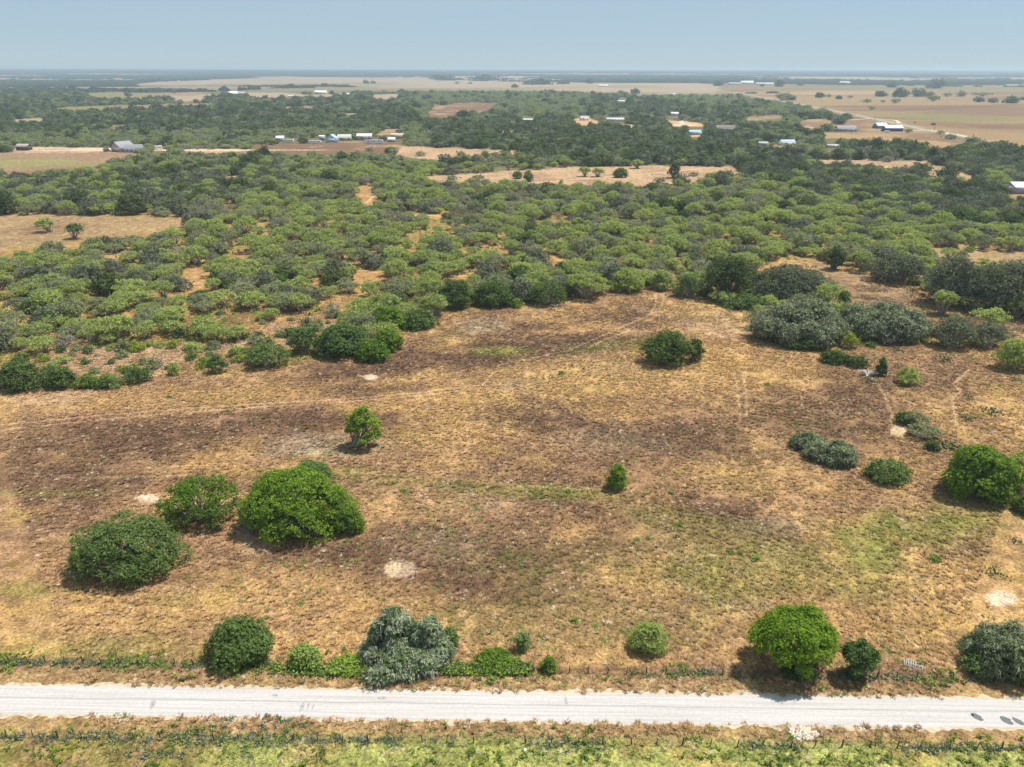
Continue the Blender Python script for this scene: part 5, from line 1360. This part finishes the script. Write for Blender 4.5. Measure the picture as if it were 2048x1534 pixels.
# homestead row left of centre
building('shed', 'white metal roofed shed at the left end of the homestead row', 'shed', 559, 283, 9, 8, 4.4, .2, 'grey', 'white', .2, 0)
building('shed', 'pale blue shed with a gable facing the field in the homestead row', 'shed', 663, 285, 10, 12, 4.4, 1.45, 'ltblue', 'blue', .35, 1)
building('house', 'house with a bright metal roof behind the white motorhome', 'house', 728, 280, 18, 10, 4.8, .1, 'pink', 'metal', .22, 2)
building('house', 'low tan house with a dull roof in the middle of the homestead row', 'house', 688, 281, 16, 10, 3.6, .1, 'tan', 'tin', .3, 2)
building('shed', 'tan walled barn at the right end of the homestead row', 'barn', 794, 277, 15, 10, 4.6, 0, 'tan', 'tin', .1, 0)
building('shed', 'little white topped shed right of the motorhome', 'shed', 783, 284, 8, 7, 3.2, 0, 'grey', 'white', .25, 0)
building('carport', 'white carport in the middle of the homestead row', 'carport', 644, 281, 6, 6, 5.0, .0, 'grey', 'white', .12, 0)
# further away
building('house', 'white two level farmhouse on the left distant ridge', 'house', 641, 188, 40, 16, 6.5, 0, 'white', 'white', .25, 5)
building('barn', 'white roofed barn left of centre among the distant brush', 'barn', 466, 190, 26, 16, 7, .3, 'white', 'white', .25, 0)
building('shed', 'long low white shed in the distant left brush', 'shed', 430, 194, 40, 10, 4, .1, 'white', 'white', .2, 0)
building('shed', 'cream roofed shed beside the distant white roofed barn', 'shed', 482, 188, 26, 10, 4.5, 0, 'cream', 'tin', .2, 0)
building('shed', 'scattered grey roofed shed right of the distant dark oak pair', 'shed', 585, 195, 30, 10, 4, -.2, 'grey', 'tin', .2, 0)
building('shed', 'small far shed beside the left far farmhouse drive', 'shed', 695, 190, 10, 8, 4, 0, 'white', 'white', .2, 0)
building('barn', 'bright white farm building on the right far field, the tallest roof', 'barn', 1495, 168, 70, 25, 9, 0, 'white', 'white', .3, 0)
building('barn', 'long white barn right of the tallest far farm roof', 'barn', 1530, 169, 95, 20, 6, 0, 'white', 'white', .15, 0)
building('barn', 'grey roofed long barn left of the tallest far farm roof', 'barn', 1470, 169, 70, 20, 6, 0, 'grey', 'metal', .15, 0)
building('barn', 'white far barn standing alone right of the far farm', 'barn', 1690, 168, 50, 20, 8, -.2, 'white', 'white', .25, 0)
building('shed', 'tiny white far shed right of the lone far barn', 'shed', 1704, 168, 20, 12, 6, 0, 'white', 'white', .25, 0)
building('barn', 'long pale roof on the far central field', 'barn', 1207, 173, 45, 14, 5, 0, 'white', 'white', .2, 0)
building('barn', 'long pale roofed building between the two far groves', 'barn', 932, 160, 90, 20, 7, 0, 'cream', 'tin', .2, 0)
building('shed', 'white low roof at the edge of the central far field', 'shed', 1342, 191, 28, 12, 4, 0, 'white', 'white', .2, 0)
building('shed', 'long white shed in the pale brush below the central far field', 'shed', 1245, 205, 34, 10, 4, 0, 'white', 'white', .1, 0)
building('shed', 'dark open shed at the left edge of the far left field', 'shed', 44, 301, 12, 9, 4, 0, 'dark', 'brown', .25, 0)

def trailer(name, label, cat, px, py, L_, h, rz, motor=False):
    p = at(px, py); root = empty(name, (p[0], p[1], 0), rz); tag(root, label, cat)
    b = Buf()
    prof = [(-L_ / 2, .7), (L_ / 2, .7), (L_ / 2, h * .55), (L_ / 2 - .5, h), (-L_ / 2 + .3, h), (-L_ / 2, h * .8)] if not motor else [(-L_ / 2, .5), (L_ / 2, .5), (L_ / 2 + .3, h * .5), (L_ / 2 - .1, h), (-L_ / 2, h)]
    n = len(prof); V = [(x, -1.25, z) for x, z in prof] + [(x, 1.25, z) for x, z in prof]
    b.add(V, [tuple(range(n)), tuple(range(2 * n - 1, n - 1, -1))]); b.add(V, [(k, k + n, (k + 1) % n + n, (k + 1) % n) for k in range(n)])
    b.build('body', WM['white'], root)
    for x in (-L_ * .3, L_ * .02, L_ * .3):
        box(Buf(), x - .55, x + .55, -1.29, -1.253, h * .5, h * .78).build('window', glass, root)
    box(Buf(), -L_ / 2 + .1, L_ / 2 - .1, -1.275, -1.253, h * .28, h * .36).build('stripe', WM['ltblue'], root)
    for x in ((-L_ * .12, L_ * .12) if not motor else (-L_ * .3, L_ * .34)):
        for s in (-1, 1):
            b = Buf(); th = np.arange(14) * 2 * math.pi / 14
            V = [(x + .42 * math.cos(a), s * 1.12 + dy, .42 + .42 * math.sin(a)) for dy in (-.12, .12) for a in th]
            b.add(V, [tuple(range(14)), tuple(range(27, 13, -1))]); b.add(V, [(k, (k + 1) % 14, (k + 1) % 14 + 14, k + 14) for k in range(14)])
            b.build('wheel', WM['dark'], root)
trailer('camper_trailer', 'white camper trailer left of the dark oak in the homestead row', 'trailer', 577, 285, 13, 3.6, 0)
trailer('camper_trailer', 'long white camper trailer left of the pale blue shed', 'trailer', 630, 287, 15, 3.4, .05)
trailer('motorhome', 'long white motorhome parked in front of the bright metal roof', 'motorhome', 748, 287, 21, 4.2, 0, True)
trailer('camper_trailer', 'white and dark vehicle under the trees right of the pinkish house', 'trailer', 318, 300, 7, 4.5, .8, True)
trailer('camper_van', 'white van cut by the left edge beside the far left field', 'van', 1, 302, 6, 3.2, 0, True)
trailer('camper_trailer', 'small white trailer below the white house at the pale winding drive', 'trailer', 1351, 239, 8, 3, 0)
trailer('camper_trailer', 'white trailer beside the steps of the navy building', 'trailer', 1774, 265, 7, 2.6, .2)

# utility poles along the highway
pmesh = Buf(); tube(pmesh, [(0, 0, 0), (0, 0, 6), (0, 0, 12)], [.20, .17, .13], 8)
pm = pmesh.mesh('pole', simple('dark pole wood', (.11, .09, .075), .9, 3, .3)); cm = box(Buf(), -1.3, 1.3, -.08, .08, 10.9, 11.15).mesh('crossarm', M['post'])
im = Buf()
for x in (-1.1, 0, 1.1): tube(im, [(x, 0, 11.15), (x, 0, 11.4)], [.06, .05], 6)
im = im.mesh('insulators', WM['grey'])
for k, (px_, py_, lab) in enumerate([(1708, 239, 'wooden utility pole nearest the driveway bend, first of the highway row'), (1748, 245, 'wooden utility pole left of the teal house'), (1789, 253, 'wooden utility pole behind the navy building'), (1868, 264, 'wooden utility pole right of the navy building'), (1608, 206, 'far wooden utility pole left at the highway corner'), (1642, 207, 'second far wooden utility pole past the highway corner')]):
    p = at(px_, py_); root = empty('utility_pole', (p[0], p[1], 0), .6); tag(root, lab, 'utility pole', 'utility poles along the highway')
    for nm, me in (('pole', pm), ('crossarm', cm), ('insulators', im)):
        o = bpy.data.objects.new(nm, me); COL.objects.link(o); o.parent = root

# ------------------------------------------------------------------ haze
hb = box(Buf(), -46000, 46000, -1500, 44000, -1.2, 92)
hm = bpy.data.materials.new('haze'); hm.use_nodes = True
t = hm.node_tree; t.nodes.clear(); ho = t.nodes.new('ShaderNodeOutputMaterial'); vp = t.nodes.new('ShaderNodeVolumePrincipled')
vp.inputs['Color'].default_value = (.72, .88, 1.0, 1); vp.inputs['Density'].default_value = .00011; vp.inputs['Anisotropy'].default_value = .2
t.links.new(vp.outputs[0], ho.inputs['Volume'])
hz = hb.build('haze', hm); tag(hz, 'pale blue summer haze over the distant country', 'haze', kind='stuff')
